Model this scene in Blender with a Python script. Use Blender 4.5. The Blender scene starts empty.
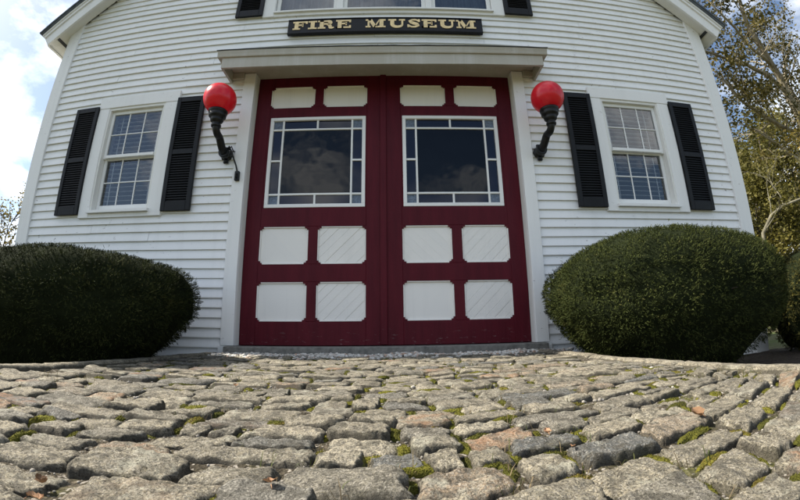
import bpy, math, random
from mathutils import Vector, Matrix, noise
random.seed(7)
SC = bpy.context.scene
COL = SC.collection
PI = math.pi
DATA = bpy.data

# ------------------------------------------------------------------ helpers
class MB:
    """collects geometry, then links it as ONE mesh object"""
    def __init__(self):
        self.v = []; self.f = []; self.c = []; self.cur = 0.5; self.smooth = []; self.sm = False
    def vert(self, p):
        self.v.append((p[0], p[1], p[2])); self.c.append(self.cur); return len(self.v) - 1
    def face(self, ids):
        self.f.append(tuple(ids)); self.smooth.append(self.sm)
    def poly(self, pts):
        self.face([self.vert(p) for p in pts])
    def box(self, x0, x1, y0, y1, z0, z1, bev=0.0):
        if bev <= 0:
            p = [self.vert((x, y, z)) for z in (z0, z1) for y in (y0, y1) for x in (x0, x1)]
            for q in ((0, 2, 3, 1), (4, 5, 7, 6), (0, 1, 5, 4), (2, 6, 7, 3), (0, 4, 6, 2), (1, 3, 7, 5)):
                self.face([p[i] for i in q])
            return
        b = min(bev, .45 * (x1 - x0), .45 * (y1 - y0), .45 * (z1 - z0))
        X = (x0, x0 + b, x1 - b, x1); Y = (y0, y0 + b, y1 - b, y1); Z = (z0, z0 + b, z1 - b, z1)
        # 24 verts: each corner has three
        def cv(i, j, k):
            sx = (0, 1) if i == 0 else (3, 2); sy = (0, 1) if j == 0 else (3, 2); sz = (0, 1) if k == 0 else (3, 2)
            return (self.vert((X[sx[0]], Y[sy[1]], Z[sz[1]])), self.vert((X[sx[1]], Y[sy[0]], Z[sz[1]])), self.vert((X[sx[1]], Y[sy[1]], Z[sz[0]])))
        c = {(i, j, k): cv(i, j, k) for i in (0, 1) for j in (0, 1) for k in (0, 1)}
        def F(a, flip):
            self.face(a[::-1] if flip else a)
        for i in (0, 1): F([c[i, 0, 0][0], c[i, 0, 1][0], c[i, 1, 1][0], c[i, 1, 0][0]], i == 1)
        for j in (0, 1): F([c[0, j, 0][1], c[1, j, 0][1], c[1, j, 1][1], c[0, j, 1][1]], j == 1)
        for k in (0, 1): F([c[0, 0, k][2], c[0, 1, k][2], c[1, 1, k][2], c[1, 0, k][2]], k == 1)
        for i in (0, 1):
            for j in (0, 1): F([c[i, j, 0][0], c[i, j, 0][1], c[i, j, 1][1], c[i, j, 1][0]], (i + j) % 2 == 1)
            for k in (0, 1): F([c[i, 0, k][0], c[i, 0, k][2], c[i, 1, k][2], c[i, 1, k][0]][::-1], (i + k) % 2 == 1)
        for j in (0, 1):
            for k in (0, 1): F([c[0, j, k][1], c[1, j, k][1], c[1, j, k][2], c[0, j, k][2]][::-1], (j + k) % 2 == 0)
        for i in (0, 1):
            for j in (0, 1):
                for k in (0, 1): F(list(c[i, j, k]), (i + j + k) % 2 == 0)
    def prism(self, poly, a, b, fn):
        """extrude a 2D polygon from a to b; fn(u, v, w) gives the 3D point"""
        n = len(poly)
        A = [self.vert(fn(u, v, a)) for u, v in poly]; B = [self.vert(fn(u, v, b)) for u, v in poly]
        self.face(A[::-1]); self.face(B)
        for i in range(n):
            j = (i + 1) % n
            self.face([A[i], A[j], B[j], B[i]])
    def tube(self, pts, radii, n=10, caps=True, wob=0.0):
        pts = [Vector(p) for p in pts]
        if not hasattr(radii, '__len__'): radii = [radii] * len(pts)
        rings = []; side = None
        for i, p in enumerate(pts):
            t = (pts[min(i + 1, len(pts) - 1)] - pts[max(i - 1, 0)]).normalized()
            if side is None:
                side = t.cross(Vector((0.3, 1, 0.2))).normalized()
            side = (side - t * side.dot(t)).normalized()
            up = t.cross(side)
            rings.append([self.vert(p + (side * math.cos(2 * PI * k / n) + up * math.sin(2 * PI * k / n)) * radii[i] * (1 + wob * (random.random() - .5))) for k in range(n)])
        s0 = self.sm; self.sm = True
        for a, b in zip(rings, rings[1:]):
            for k in range(n):
                self.face([a[k], a[(k + 1) % n], b[(k + 1) % n], b[k]])
        self.sm = s0
        if caps:
            self.face(rings[0][::-1]); self.face(rings[-1])
    def lathe(self, prof, c, n=32, axis='z'):
        """prof: (radius, height) list"""
        rings = []
        for r, h in prof:
            if axis == 'z': ring = [self.vert((c[0] + r * math.cos(2 * PI * k / n), c[1] + r * math.sin(2 * PI * k / n), c[2] + h)) for k in range(n)]
            else: ring = [self.vert((c[0] + r * math.cos(2 * PI * k / n), c[1] - h, c[2] + r * math.sin(2 * PI * k / n))) for k in range(n)]
            rings.append(ring)
        s0 = self.sm; self.sm = True
        for a, b in zip(rings, rings[1:]):
            for k in range(n):
                self.face([a[k], a[(k + 1) % n], b[(k + 1) % n], b[k]])
        self.sm = s0
        self.face(rings[0][::-1]); self.face(rings[-1])
    def build(self, name, mat):
        me = DATA.meshes.new(name)
        me.from_pydata(self.v, [], self.f)
        me.polygons.foreach_set('use_smooth', self.smooth)
        at = me.attributes.new('tint', 'FLOAT', 'POINT'); at.data.foreach_set('value', self.c)
        if mat: me.materials.append(mat)
        me.update()
        o = DATA.objects.new(name, me); COL.objects.link(o)
        return o

def tag(o, label=None, cat=None, group=None, kind=None):
    if label: o['label'] = label
    if cat: o['category'] = cat
    if group: o['group'] = group
    if kind: o['kind'] = kind
    return o
def empty(name, loc, label, cat, group=None):
    o = DATA.objects.new(name, None); COL.objects.link(o); o.location = loc; o.empty_display_size = .2
    return tag(o, label, cat, group)

# ------------------------------------------------------------------ materials
class NT:
    def __init__(self, name):
        self.m = DATA.materials.new(name); self.m.use_nodes = True
        self.t = self.m.node_tree; self.n = self.t.nodes; self.l = self.t.links
        self.n.clear(); self.out = self.n.new('ShaderNodeOutputMaterial')
    def new(self, kind, **kw):
        d = self.n.new('ShaderNode' + kind)
        for k, v in kw.items(): setattr(d, k, v)
        return d
    def set(self, sock, v):
        if hasattr(v, 'is_output') or isinstance(v, bpy.types.NodeSocket): self.l.new(v, sock)
        else: sock.default_value = v
    def pos(self, scale=(1, 1, 1)):
        g = self.new('NewGeometry'); mp = self.new('Mapping'); mp.inputs['Scale'].default_value = scale
        self.l.new(g.outputs['Position'], mp.inputs['Vector']); return mp.outputs[0]
    def noise(self, scale, detail=4, rough=.55, vec=None, dist=0.0):
        d = self.new('TexNoise'); d.inputs['Scale'].default_value = scale; d.inputs['Detail'].default_value = detail
        d.inputs['Roughness'].default_value = rough; d.inputs['Distortion'].default_value = dist
        self.l.new(vec if vec else self.pos(), d.inputs['Vector']); return d.outputs['Fac']
    def voro(self, scale, vec=None, feature='F1', out='Distance'):
        d = self.new('TexVoronoi'); d.feature = feature; d.inputs['Scale'].default_value = scale
        self.l.new(vec if vec else self.pos(), d.inputs['Vector']); return d.outputs[out]
    def ramp(self, fac, stops, interp='LINEAR'):
        d = self.new('ValToRGB'); cr = d.color_ramp; cr.interpolation = interp
        while len(cr.elements) < len(stops): cr.elements.new(.5)
        for e, (p, c) in zip(cr.elements, stops):
            e.position = p
            e.color = (c, c, c, 1) if not hasattr(c, '__len__') else (c[0], c[1], c[2], 1)
        self.l.new(fac, d.inputs[0]); return d.outputs[0]
    def mix(self, fac, a, b, mode='MIX'):
        d = self.new('Mix', data_type='RGBA', blend_type=mode)
        self.set(d.inputs[0], fac)
        for s, v in ((d.inputs[6], a), (d.inputs[7], b)):
            if isinstance(v, (tuple, list)): s.default_value = (v[0], v[1], v[2], 1)
            else: self.l.new(v, s)
        return d.outputs[2]
    def math(self, op, a, b=0.0):
        d = self.new('Math', operation=op); self.set(d.inputs[0], a); self.set(d.inputs[1], b); return d.outputs[0]
    def attr(self, name='tint'):
        d = self.new('Attribute'); d.attribute_name = name; return d.outputs['Fac']
    def bump(self, h, strength=.3, dist=.01):
        d = self.new('Bump'); d.inputs['Strength'].default_value = strength; d.inputs['Distance'].default_value = dist
        self.l.new(h, d.inputs['Height']); return d.outputs[0]
    def bsdf(self, color, rough=.6, spec=.5, normal=None, metal=0.0, coat=0.0):
        d = self.new('BsdfPrincipled')
        if isinstance(color, (tuple, list)): d.inputs['Base Color'].default_value = (color[0], color[1], color[2], 1)
        else: self.l.new(color, d.inputs['Base Color'])
        self.set(d.inputs['Roughness'], rough); d.inputs['Specular IOR Level'].default_value = spec
        d.inputs['Metallic'].default_value = metal; d.inputs['Coat Weight'].default_value = coat
        if normal: self.l.new(normal, d.inputs['Normal'])
        return d.outputs[0]
    def done(self, sh):
        self.l.new(sh, self.out.inputs['Surface']); return self.m

def white_paint(name, base=(.76, .77, .775), peel=.0, dirt=.16):
    n = NT(name)
    big = n.noise(1.1, 4, .6); streak = n.noise(1.0, 5, .65, n.pos((9, 9, .7)))
    fine = n.noise(70, 3, .6)
    c = n.mix(n.math('MULTIPLY', n.ramp(big, [(.35, 0), (.75, 1)]), dirt), base, (.55, .55, .52))
    c = n.mix(n.math('MULTIPLY', n.ramp(streak, [(.5, 0), (.72, 1)]), dirt * 1.3), c, (.50, .49, .46))
    c = n.mix(n.math('MULTIPLY', n.attr(), .10), c, (.62, .63, .64))
    if peel > 0:
        pz = n.noise(14, 6, .7, n.pos((1, 1, 2.6))); pm = n.noise(.9, 2, .5)
        mask = n.math('MULTIPLY', n.ramp(pz, [(.645, 0), (.67, 1)]), n.ramp(pm, [(.44, 0), (.58, 1)]))
        c = n.mix(n.math('MULTIPLY', mask, peel), c, (.24, .21, .18))
    h = n.mix(.5, n.noise(1.0, 5, .6, n.pos((1.5, 40, 60))), fine)
    return n.done(n.bsdf(c, .55, .35, n.bump(h, .22, .004)))

def solid(name, col, rough=.6, spec=.5, var=.25, nscale=9, bump=.15, metal=0.0, coat=0.0, vec=(1, 1, 1)):
    n = NT(name)
    a = n.noise(nscale, 5, .6, n.pos(vec))
    lo = tuple(x * (1 - var) for x in col); hi = tuple(min(1, x * (1 + var)) for x in col)
    c = n.ramp(a, [(.3, lo), (.7, hi)])
    return n.done(n.bsdf(c, rough, spec, n.bump(n.noise(nscale * 8, 4, .6, n.pos(vec)), bump, .004), metal, coat))

def maroon_paint():
    n = NT('maroon_paint')
    a = n.noise(2.0, 5, .6, n.pos((7, 7, .8))); b = n.noise(3, 4, .6)
    c = n.ramp(a, [(.3, (.062, .0042, .0100)), (.7, (.090, .0064, .0140))])
    c = n.mix(n.math('MULTIPLY', n.ramp(b, [(.45, 0), (.8, 1)]), .35), c, (.105, .012, .018))
    g = n.new('NewGeometry'); sx = n.new('SeparateXYZ'); n.l.new(g.outputs['Position'], sx.inputs[0])
    low = n.ramp(n.math('ADD', n.math('MULTIPLY', sx.outputs['Z'], 2.2), .35), [(.05, 1), (.42, 0)])   # scuffed bottom rail
    sc = n.ramp(n.noise(9, 6, .75, n.pos((1, 1, 4))), [(.60, 0), (.63, 1)])
    c = n.mix(n.math('MULTIPLY', n.math('MULTIPLY', low, sc), .55), c, (.30, .24, .23))
    return n.done(n.bsdf(c, .55, .16, n.bump(n.noise(1.0, 6, .6, n.pos((45, 45, 3))), .4, .004)))

def glass(name, tint=(.92, .95, .97), refl=1.6, wav=.02):
    n = NT(name)
    fr = n.new('Fresnel'); fr.inputs['IOR'].default_value = 1.5
    tr = n.new('BsdfTransparent'); tr.inputs[0].default_value = (*tint, 1)
    gl = n.new('BsdfGlossy'); gl.inputs['Roughness'].default_value = .01
    nb = n.bump(n.noise(3.2, 2, .5), wav, .12); n.l.new(nb, gl.inputs['Normal'])
    mx = n.new('MixShader'); n.l.new(n.math('MINIMUM', n.math('MULTIPLY', fr.outputs[0], refl), 1.0), mx.inputs[0])
    n.l.new(tr.outputs[0], mx.inputs[1]); n.l.new(gl.outputs[0], mx.inputs[2])
    return n.done(mx.outputs[0])

def globe_plastic():
    n = NT('red_globe_plastic')
    c = n.ramp(n.noise(4, 4, .6), [(.3, (.70, .012, .028)), (.7, (.78, .018, .034))])
    d = n.bsdf(c, .28, .4, n.bump(n.noise(30, 3, .6), .03, .004), 0, .25)
    t = n.new('BsdfTranslucent'); t.inputs[0].default_value = (.90, .016, .04, 1)
    mx = n.new('MixShader'); mx.inputs[0].default_value = .27
    n.l.new(d, mx.inputs[1]); n.l.new(t.outputs[0], mx.inputs[2]); return n.done(mx.outputs[0])

def granite():
    n = NT('cobble_granite')
    t = n.attr(); tone = n.attr('hue')
    base = n.ramp(t, [(0, (.11, .115, .112)), (.2, (.185, .172, .140)), (.45, (.255, .224, .160)), (.7, (.315, .276, .195)), (.88, (.39, .345, .25)), (1, (.27, .20, .132))])
    sp = n.voro(330, out='Color'); sv = n.new('SeparateColor'); n.l.new(sp, sv.inputs[0])
    c = n.mix(n.ramp(sv.outputs[0], [(.55, 0), (.75, .48)]), base, (.085, .08, .07))
    c = n.mix(n.ramp(sv.outputs[1], [(.68, 0), (.85, .36)]), c, (.56, .52, .44))
    mid = n.noise(55, 5, .7)
    c = n.mix(n.ramp(mid, [(.48, 0), (.62, .55)]), c, (.115, .105, .088))
    pits = n.noise(130, 4, .7)
    c = n.mix(n.ramp(pits, [(.53, 0), (.62, .75)]), c, (.08, .075, .065))
    blot = n.noise(24, 7, .75, None, .6)
    c = n.mix(n.ramp(blot, [(.48, 0), (.57, .72)]), c, (.066, .060, .046))
    lich = n.noise(11, 6, .68, None, .4)
    c = n.mix(n.ramp(lich, [(.56, 0), (.66, .55)]), c, (.40, .385, .305))
    rust = n.math('MULTIPLY', n.ramp(n.noise(17, 5, .7), [(.44, 0), (.64, .75)]), n.ramp(tone, [(.93, 0), (.97, .7)]))
    c = n.mix(rust, c, (.33, .17, .085))
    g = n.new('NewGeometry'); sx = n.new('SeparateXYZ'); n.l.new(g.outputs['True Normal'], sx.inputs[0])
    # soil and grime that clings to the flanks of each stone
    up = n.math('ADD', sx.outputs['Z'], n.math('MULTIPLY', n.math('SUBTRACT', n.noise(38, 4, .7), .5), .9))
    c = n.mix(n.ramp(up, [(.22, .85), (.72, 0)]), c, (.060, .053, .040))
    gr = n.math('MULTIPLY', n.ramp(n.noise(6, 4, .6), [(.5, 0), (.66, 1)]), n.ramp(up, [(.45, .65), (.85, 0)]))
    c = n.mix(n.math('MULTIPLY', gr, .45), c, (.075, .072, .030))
    hh = n.mix(.45, n.noise(90, 6, .78), n.noise(300, 4, .75))
    deep = n.noise(210, 4, .75)
    c = n.mix(n.ramp(deep, [(.58, 0), (.65, .65)]), c, (.06, .053, .040))
    hh = n.math('SUBTRACT', hh, n.ramp(deep, [(.55, 0), (.66, .5)]))
    return n.done(n.bsdf(c, .85, .25, n.bump(hh, 1.0, .009)))

def soil_mat():
    n = NT('joint_soil')
    a = n.noise(6, 5, .6); b = n.noise(60, 5, .7)
    c = n.ramp(b, [(.3, (.022, .019, .013)), (.55, (.052, .044, .031)), (.75, (.12, .10, .075))])
    c = n.mix(n.ramp(a, [(.52, 0), (.68, .55)]), c, n.ramp(b, [(.3, (.03, .036, .008)), (.7, (.12, .125, .028))]))
    sp = n.voro(160, out='Color'); sv = n.new('SeparateColor'); n.l.new(sp, sv.inputs[0])
    c = n.mix(n.ramp(sv.outputs[0], [(.82, 0), (.9, .6)]), c, (.34, .31, .27))
    return n.done(n.bsdf(c, .95, .1, n.bump(n.mix(.5, b, n.voro(120)), .9, .012)))

def leafy(name, cols, rough=.55, trans=.25, spec=.25):
    n = NT(name)
    c = n.ramp(n.attr(), [(i / max(1, len(cols) - 1), k) for i, k in enumerate(cols)])
    d = n.bsdf(c, rough, spec)
    if trans <= 0: return n.done(d)
    t = n.new('BsdfTranslucent'); n.l.new(c, t.inputs[0])
    mx = n.new('MixShader'); mx.inputs[0].default_value = trans
    n.l.new(d, mx.inputs[1]); n.l.new(t.outputs[0], mx.inputs[2])
    return n.done(mx.outputs[0])

def bark(name, lo, hi, sc=5):
    n = NT(name)
    a = n.noise(sc, 6, .7, n.pos((1, 1, .35)))
    return n.done(n.bsdf(n.ramp(a, [(.35, lo), (.65, hi)]), .9, .15, n.bump(n.noise(sc * 5, 5, .7, n.pos((1, 1, .25))), .6, .03)))

M = dict(
    clap=white_paint('white_clapboard_paint', (.81, .81, .80), .95, .12),
    trim=white_paint('white_trim_paint', (.80, .795, .775), .65, .14),
    cream=white_paint('cream_trim_paint', (.74, .73, .68), 0, .14),
    hood=white_paint('weathered_hood_paint', (.36, .33, .265), .2, .45),
    panel=white_paint('white_panel_paint', (.80, .775, .73), .12, .12),
    muntin=white_paint('white_sash_paint', (.78, .78, .76), 0, .06),
    maroon=maroon_paint(),
    shutter=solid('black_shutter_paint', (.0085, .0095, .011), .55, .22, .3, 6, .12),
    iron=solid('black_cast_iron', (.007, .0075, .008), .45, .35, .3, 14, .35),
    red=globe_plastic(),
    sign=solid('black_sign_paint', (.006, .006, .007), .45, .25, .2, 5, .08),
    gold=solid('gold_leaf', (.80, .61, .32), .45, .5, .22, 25, .2),
    roof=solid('slate_grey_shingle', (.10, .115, .13), .85, .2, .3, 12, .5),
    flash=solid('dark_lead_flashing', (.035, .038, .04), .6, .4, .3, 8, .3),
    concrete=solid('sill_concrete', (.17, .165, .15), .9, .2, .35, 22, .6),
    blind=solid('white_blind_slat', (.74, .74, .73), .55, .3, .08, 6, .05),
    curtain=solid('pale_curtain', (.16, .17, .19), .9, .1, .4, 4, .1, vec=(6, 6, .4)),
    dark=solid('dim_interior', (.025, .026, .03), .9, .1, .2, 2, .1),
    pane=glass('window_glass', (.90, .94, .97), 2.8, .03),
    clear=glass('door_glass', (.30, .34, .40), .85, .05),
    blue=solid('cobalt_glass', (.003, .004, .016), .06, .5, .3, 3, .02),
    frost=solid('frosted_blue_glass', (.11, .145, .20), .40, .5, .5, 60, .6),
    granite=granite(), soil=soil_mat(),
    bed=solid('bark_mulch', (.05, .040, .030), .95, .1, .5, 30, .9),
)
# ------------------------------------------------------------------ constants of the place
GZ0 = -0.205            # ground at the facade (camera height is z = 0)
def ground_z(y): return GZ0 + .012 * y if y < 0 else GZ0      # the apron falls a little away from the doors
CX = -0.03              # centre line of the gable
XL, XR = -4.184, 4.12
SLOPE = .79
EAVE_L, EAVE_R, EAVE_Z = -4.59, 4.47, 3.665
RIDGE_Z = EAVE_Z + SLOPE * (CX + .03 - EAVE_L - .0) * 1.0
XRIDGE = (EAVE_L + EAVE_R) / 2
RIDGE_Z = EAVE_Z + SLOPE * (XRIDGE - EAVE_L)
def roof_under(x, n):   # height of the line n below the top of the roof (measured square to the slope)
    k = math.sqrt(1 + SLOPE * SLOPE)
    return EAVE_Z + SLOPE * (min(x - EAVE_L, EAVE_R - x)) - n * k
BACK = 11.0

# ------------------------------------------------------------------ the fire museum
house = empty('museum_building', (0, 0, GZ0), 'white clapboard gabled fire museum with maroon double doors', 'building')
H0 = Vector((0, 0, GZ0))
def part(mb, name, mat, parent=house):
    """link a part whose vertices are in world coordinates under a thing or a part of it"""
    me_o = mb.build(name, mat)
    root = parent
    while root.parent: root = root.parent
    if parent is root:
        me_o.parent = parent; me_o.matrix_parent_inverse = Matrix.Translation(-Vector(root.location))
    else:
        me_o.parent = parent; me_o.matrix_parent_inverse = Matrix.Translation(-Vector(root.location))
        # the part itself has no transform of its own besides the inverse of its thing
        me_o.matrix_parent_inverse = Matrix.Identity(4)
    return me_o

# openings of the facade: x0, x1, z0, z1 (inside the casings)
DOOR = (-1.402, 1.392, -.30, 2.715)
WINS = [(-3.12, -2.385, 1.16, 2.40), (2.345, 3.075, 1.16, 2.40)]
UPW = (-1.27, 1.25, 3.545, 4.75)
OPEN = [DOOR] + WINS + [UPW]
PITCH, Z_FIRST = .0917, -.158

def row_spans(z0, z1, xa, xb):
    spans = [(xa, xb)]
    for (a, b, c, d) in OPEN:
        if z1 > c + .01 and z0 < d - .01:
            a -= .06; b += .06
            new = []
            for s, e in spans:
                if e <= a or s >= b: new.append((s, e)); continue
                if s < a: new.append((s, a))
                if e > b: new.append((b, e))
            spans = new
    return [s for s in spans if s[1] - s[0] > .02]

wall = MB()
rng = random.Random(3)
k = -4
while True:
    z0 = Z_FIRST + PITCH * k; z1 = z0 + PITCH
    if z1 > RIDGE_Z - .3: break
    zc = z1 + .02
    half = None
    xa, xb = XL + .02, XR - .02
    if roof_under(xa, .15) < zc:      # clip under the rake
        kk = math.sqrt(1 + SLOPE * SLOPE)
        need = (zc + .15 * kk - EAVE_Z) / SLOPE
        xa = max(xa, EAVE_L + need); xb = min(xb, EAVE_R - need)
    if xb - xa < .1: break
    zb = z0
    for (s, e) in row_spans(zb, z1, xa, xb):
        # break the course into boards with hairline butt joints
        cuts = [s]
        x = s + rng.uniform(.8, 3.2)
        while x < e - .5:
            cuts.append(x); x += rng.uniform(1.6, 3.6)
        cuts.append(e)
        for b0, b1 in zip(cuts, cuts[1:]):
            wall.cur = rng.random()
            nseg = max(1, int((b1 - b0) / .35))
            jz0 = rng.uniform(-.0022, .0022); jz1 = rng.uniform(-.0022, .0022); jt = rng.uniform(-.0025, .0025)
            prev = None
            for i in range(nseg + 1):
                f = i / nseg; x = b0 + .0012 + (b1 - b0 - .0024) * f
                dz = jz0 + (jz1 - jz0) * f + .0016 * noise.noise((x * 1.3, k * 3.1, 0))
                dy = jt + .002 * noise.noise((x * .9, k * 1.7, 4))
                zt = min(z1 + .012, 90)
                col = [wall.vert((x, .034, zb + dz + .004)), wall.vert((x, .006 + dy, zb + dz)), wall.vert((x, .0075 + dy, zb + dz + .012)), wall.vert((x, .0275 + dy * .4, zt + dz * .3)), wall.vert((x, .034, zt))]
                if prev:
                    for q in range(4): wall.face([prev[q], col[q], col[q + 1], prev[q + 1]])
                else: wall.face(col)
                prev = col
            wall.face(prev[::-1])
    k += 1
part(wall, 'clapboard_wall', M['clap'])

# sheathing behind the boards: facade pieces round the openings, sides, back
sh = MB()
xs = sorted({XL, XR, DOOR[0], DOOR[1], WINS[0][0], WINS[0][1], WINS[1][0], WINS[1][1], UPW[0], UPW[1]})
ys = (.04, .12)
def solid_col(x0, x1):
    m = (x0 + x1) / 2
    zs = [(-.53, min(roof_under(x0, .16), roof_under(x1, .16)) )]
    for a, b, c, d in OPEN:
        if a <= m <= b:
            new = []
            for s, e in zs:
                if s < c: new.append((s, min(e, c)))
                if e > d: new.append((max(s, d), e))
            zs = new
    return zs
fine = []
for a, b in zip(xs, xs[1:]):
    n = max(1, int((b - a) / .5))
    fine += [(a + (b - a) * i / n, a + (b - a) * (i + 1) / n) for i in range(n)]
for a, b in fine:
    for s, e in solid_col(a, b): sh.box(a, b, ys[0], ys[1], s, e)
part(sh, 'sheathing', M['dark'])
sw = MB()
zt = roof_under(XL, .3)
sw.box(XL + .012, XL + .1, .125, BACK, -.60, roof_under(XL, .20)); sw.box(XR - .1, XR - .012, .125, BACK, -.60, roof_under(XR, .20))
for zz in range(46):
    z = -.56 + .1 * zz
    if z + .1 > roof_under(XL, .3): break
    for xw, sg in ((XL + .012, -1), (XR - .012, 1)):
        sw.poly([(xw + sg * .014, .125, z), (xw + sg * .014, BACK, z), (xw + sg * .002, BACK, z + .1), (xw + sg * .002, .125, z + .1)][::-sg])
        sw.poly([(xw, .125, z + .001), (xw, BACK, z + .001), (xw + sg * .014, BACK, z), (xw + sg * .014, .125, z)][::-sg])
sw.prism([(XL + .1, -.45), (XR - .1, -.45), (XR - .1, roof_under(XR - .1, .2)), (XRIDGE, RIDGE_Z - .27), (XL + .1, roof_under(XL + .1, .2))], BACK - .1, BACK, lambda u, v, w: (u, w, v))
part(sw, 'side_wall', M['clap'])
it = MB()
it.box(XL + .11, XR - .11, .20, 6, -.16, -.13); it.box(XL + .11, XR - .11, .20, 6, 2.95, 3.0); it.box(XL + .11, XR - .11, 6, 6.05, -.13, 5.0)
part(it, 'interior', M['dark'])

# corner boards
for x0, x1 in ((XL, -3.997), (3.93, XR)):
    b = MB(); b.cur = .3
    inner = x1 if x0 < 0 else x0
    kk = .16
    z0 = -.53
    b.prism([(x0, z0), (x1, z0), (x1, roof_under(x1, kk)), (x0, roof_under(x0, kk))], -.012, .036, lambda u, v, w: (u, w, v))
    if x0 < 0: b.box(x0, x0 + .025, .036, .15, z0, roof_under(x0, .19))
    else: b.box(x1 - .025, x1, .036, .15, z0, roof_under(x1, .19))
    part(b, 'corner_board', M['trim'])

# skirt board and stone footing
for x0, x1 in ((XL, -1.40), (1.39, XR)):
    b = MB(); b.box(x0 + .02, x1 - .02, .012, .3, -.9, -.53); part(b, 'footing', M['concrete'])

# roof, rakes and eaves
kk = math.sqrt(1 + SLOPE ** 2)
ct, st = 1 / kk, SLOPE / kk
for side in (-1, 1):
    L = (XRIDGE - EAVE_L) * kk
    ox = EAVE_L if side < 0 else EAVE_R
    def fn(s, n, y, side=side, ox=ox):          # s along the slope, n below its top
        return (ox + (-side) * (s * ct) + (-side) * n * st, y, EAVE_Z + s * st - n * ct)
    def slab(mb, s0, s1, n0, n1, y0, y1):
        p = [(s0, n0), (s1 if s1 < L else L - n0 * 0, n0), (s1 if s1 < L else L - n1 * (SLOPE), n1), (s0, n1)]
        if s1 >= L: p = [(s0, n0), (L - n0 * SLOPE, n0), (L - n1 * SLOPE, n1), (s0, n1)]
        P = [[mb.vert(fn(u, v, y)) for (u, v) in p] for y in (y0, y1)]
        A, B = P
        mb.face(A if side < 0 else A[::-1]); mb.face(B[::-1] if side < 0 else B)
        for i in range(4):
            j = (i + 1) % 4
            q = [A[i], B[i], B[j], A[j]]
            mb.face(q if side < 0 else q[::-1])
    r = MB()
    slab(r, 0, 99, 0, .028, -.235, BACK + .2)
    slab(r, .01, 99, .0285, .055, -.222, BACK + .2)
    part(r, 'roof', M['roof'])
    f = MB(); f.cur = .2
    slab(f, .02, 99, .0555, .085, -.205, -.04); slab(f, .024, 99, .0855, .13, -.190, -.06); slab(f, .03, 99, .1305, .285, -.170, -.140)
    part(f, 'rake_board', M['trim'])
    s_ = MB(); s_.cur = .4
    slab(s_, .035, 99, .235, .255, -.1395, -.013)
    slab(s_, .035, .50, .235, .255, -.0125, BACK)
    slab(s_, .012, .034, .0555, .284, -.1395, BACK)
    part(s_, 'soffit', M['cream'])
    v = MB(); slab(v, .16, .20, .2555, .262, -.11, BACK - .5)
    part(v, 'soffit_vent', M['flash'])

# ---------------------------------------------------------------- door surround and hood
for x0, x1 in ((-1.499, -1.374), (1.362, 1.484)):
    b = MB(); b.cur = .25
    b.box(x0, x1, -.010, .036, -.135, 2.684, .003)
    part(b, 'door_casing', M['trim'])
for x0, x1 in ((-1.4, -1.374), (1.362, 1.39)):
    b = MB(); b.cur = .6
    b.box(x0, x1, .037, .19, -.135, 2.692)
    part(b, 'door_jamb', M['cream'])
for x0, x1 in ((-1.52, -1.445), (1.45, 1.505)):
    b = MB(); b.cur = .5
    b.box(x0, x1, -.008, .035, -.214, -.137)
    part(b, 'plinth_block', M['trim'])
b = MB()
b.box(-1.43, 1.44, -.10, .25, -.30, -.138, .006)
sill_o = part(b, 'door_sill', M['concrete'])

def sag(x): return -.037 * max(0, 1 - (x / 1.68) ** 2)       # the old hood hangs a little in the middle
def hood_profile(mb, x0, x1, poly, n=24):   # poly in (y, z), swept along the hood
    if x1 - x0 < .2: n = 1
    rings = []
    for i in range(n + 1):
        x = x0 + (x1 - x0) * i / n
        rings.append([mb.vert((x, y, z + sag(x) + .0015 * noise.noise((x * 4, y, 0)))) for y, z in poly])
    for a, b_ in zip(rings, rings[1:]):
        for k_ in range(len(poly)):
            q = (k_ + 1) % len(poly); mb.face([a[k_], a[q], b_[q], b_[k_]])
    mb.face(rings[0][::-1]); mb.face(rings[-1])
HXL, HXR = -1.655, 1.622
hd = MB(); hd.cur = .3
hood_profile(hd, HXL, HXR, [(-.275, 2.577), (-.275, 2.700), (-.250, 2.700), (-.250, 2.577)])       # front fascia
hood_profile(hd, HXL, HXL + .026, [(-.2495, 2.577), (-.2495, 2.700), (.0, 2.700), (.0, 2.577)])
hood_profile(hd, HXR - .026, HXR, [(-.2495, 2.577), (-.2495, 2.700), (.0, 2.700), (.0, 2.577)])
part(hd, 'door_hood', M['hood'])
hd = MB(); hd.cur = .45
prof = [(-.266, 2.7005), (-.290, 2.7005), (-.294, 2.709), (-.297, 2.730), (-.303, 2.752), (-.306, 2.771), (-.24, 2.771), (-.24, 2.7005)]
hood_profile(hd, HXL - .050, HXR + .050, prof)
hood_profile(hd, HXL - .050, HXL - .0, [(-.2395, 2.7005), (-.2395, 2.771), (.0, 2.771), (.0, 2.7005)])
hood_profile(hd, HXR, HXR + .050, [(-.2395, 2.7005), (-.2395, 2.771), (.0, 2.771), (.0, 2.7005)])
part(hd, 'crown_moulding', M['hood'])
b = MB(); b.cur = .6
b.box(HXL + .03, HXR - .03, -.2355, .19, 2.693, 2.699)
part(b, 'hood_soffit', M['hood'])
for x0, x1 in ((-1.66, -1.50), (1.485, 1.63)):
    b = MB(); b.cur = .5
    b.box(x0, x1, -.026, .0055, 2.615, 2.6925, .004)
    part(b, 'hood_bracket_board', M['hood'])
fl = MB()
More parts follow.
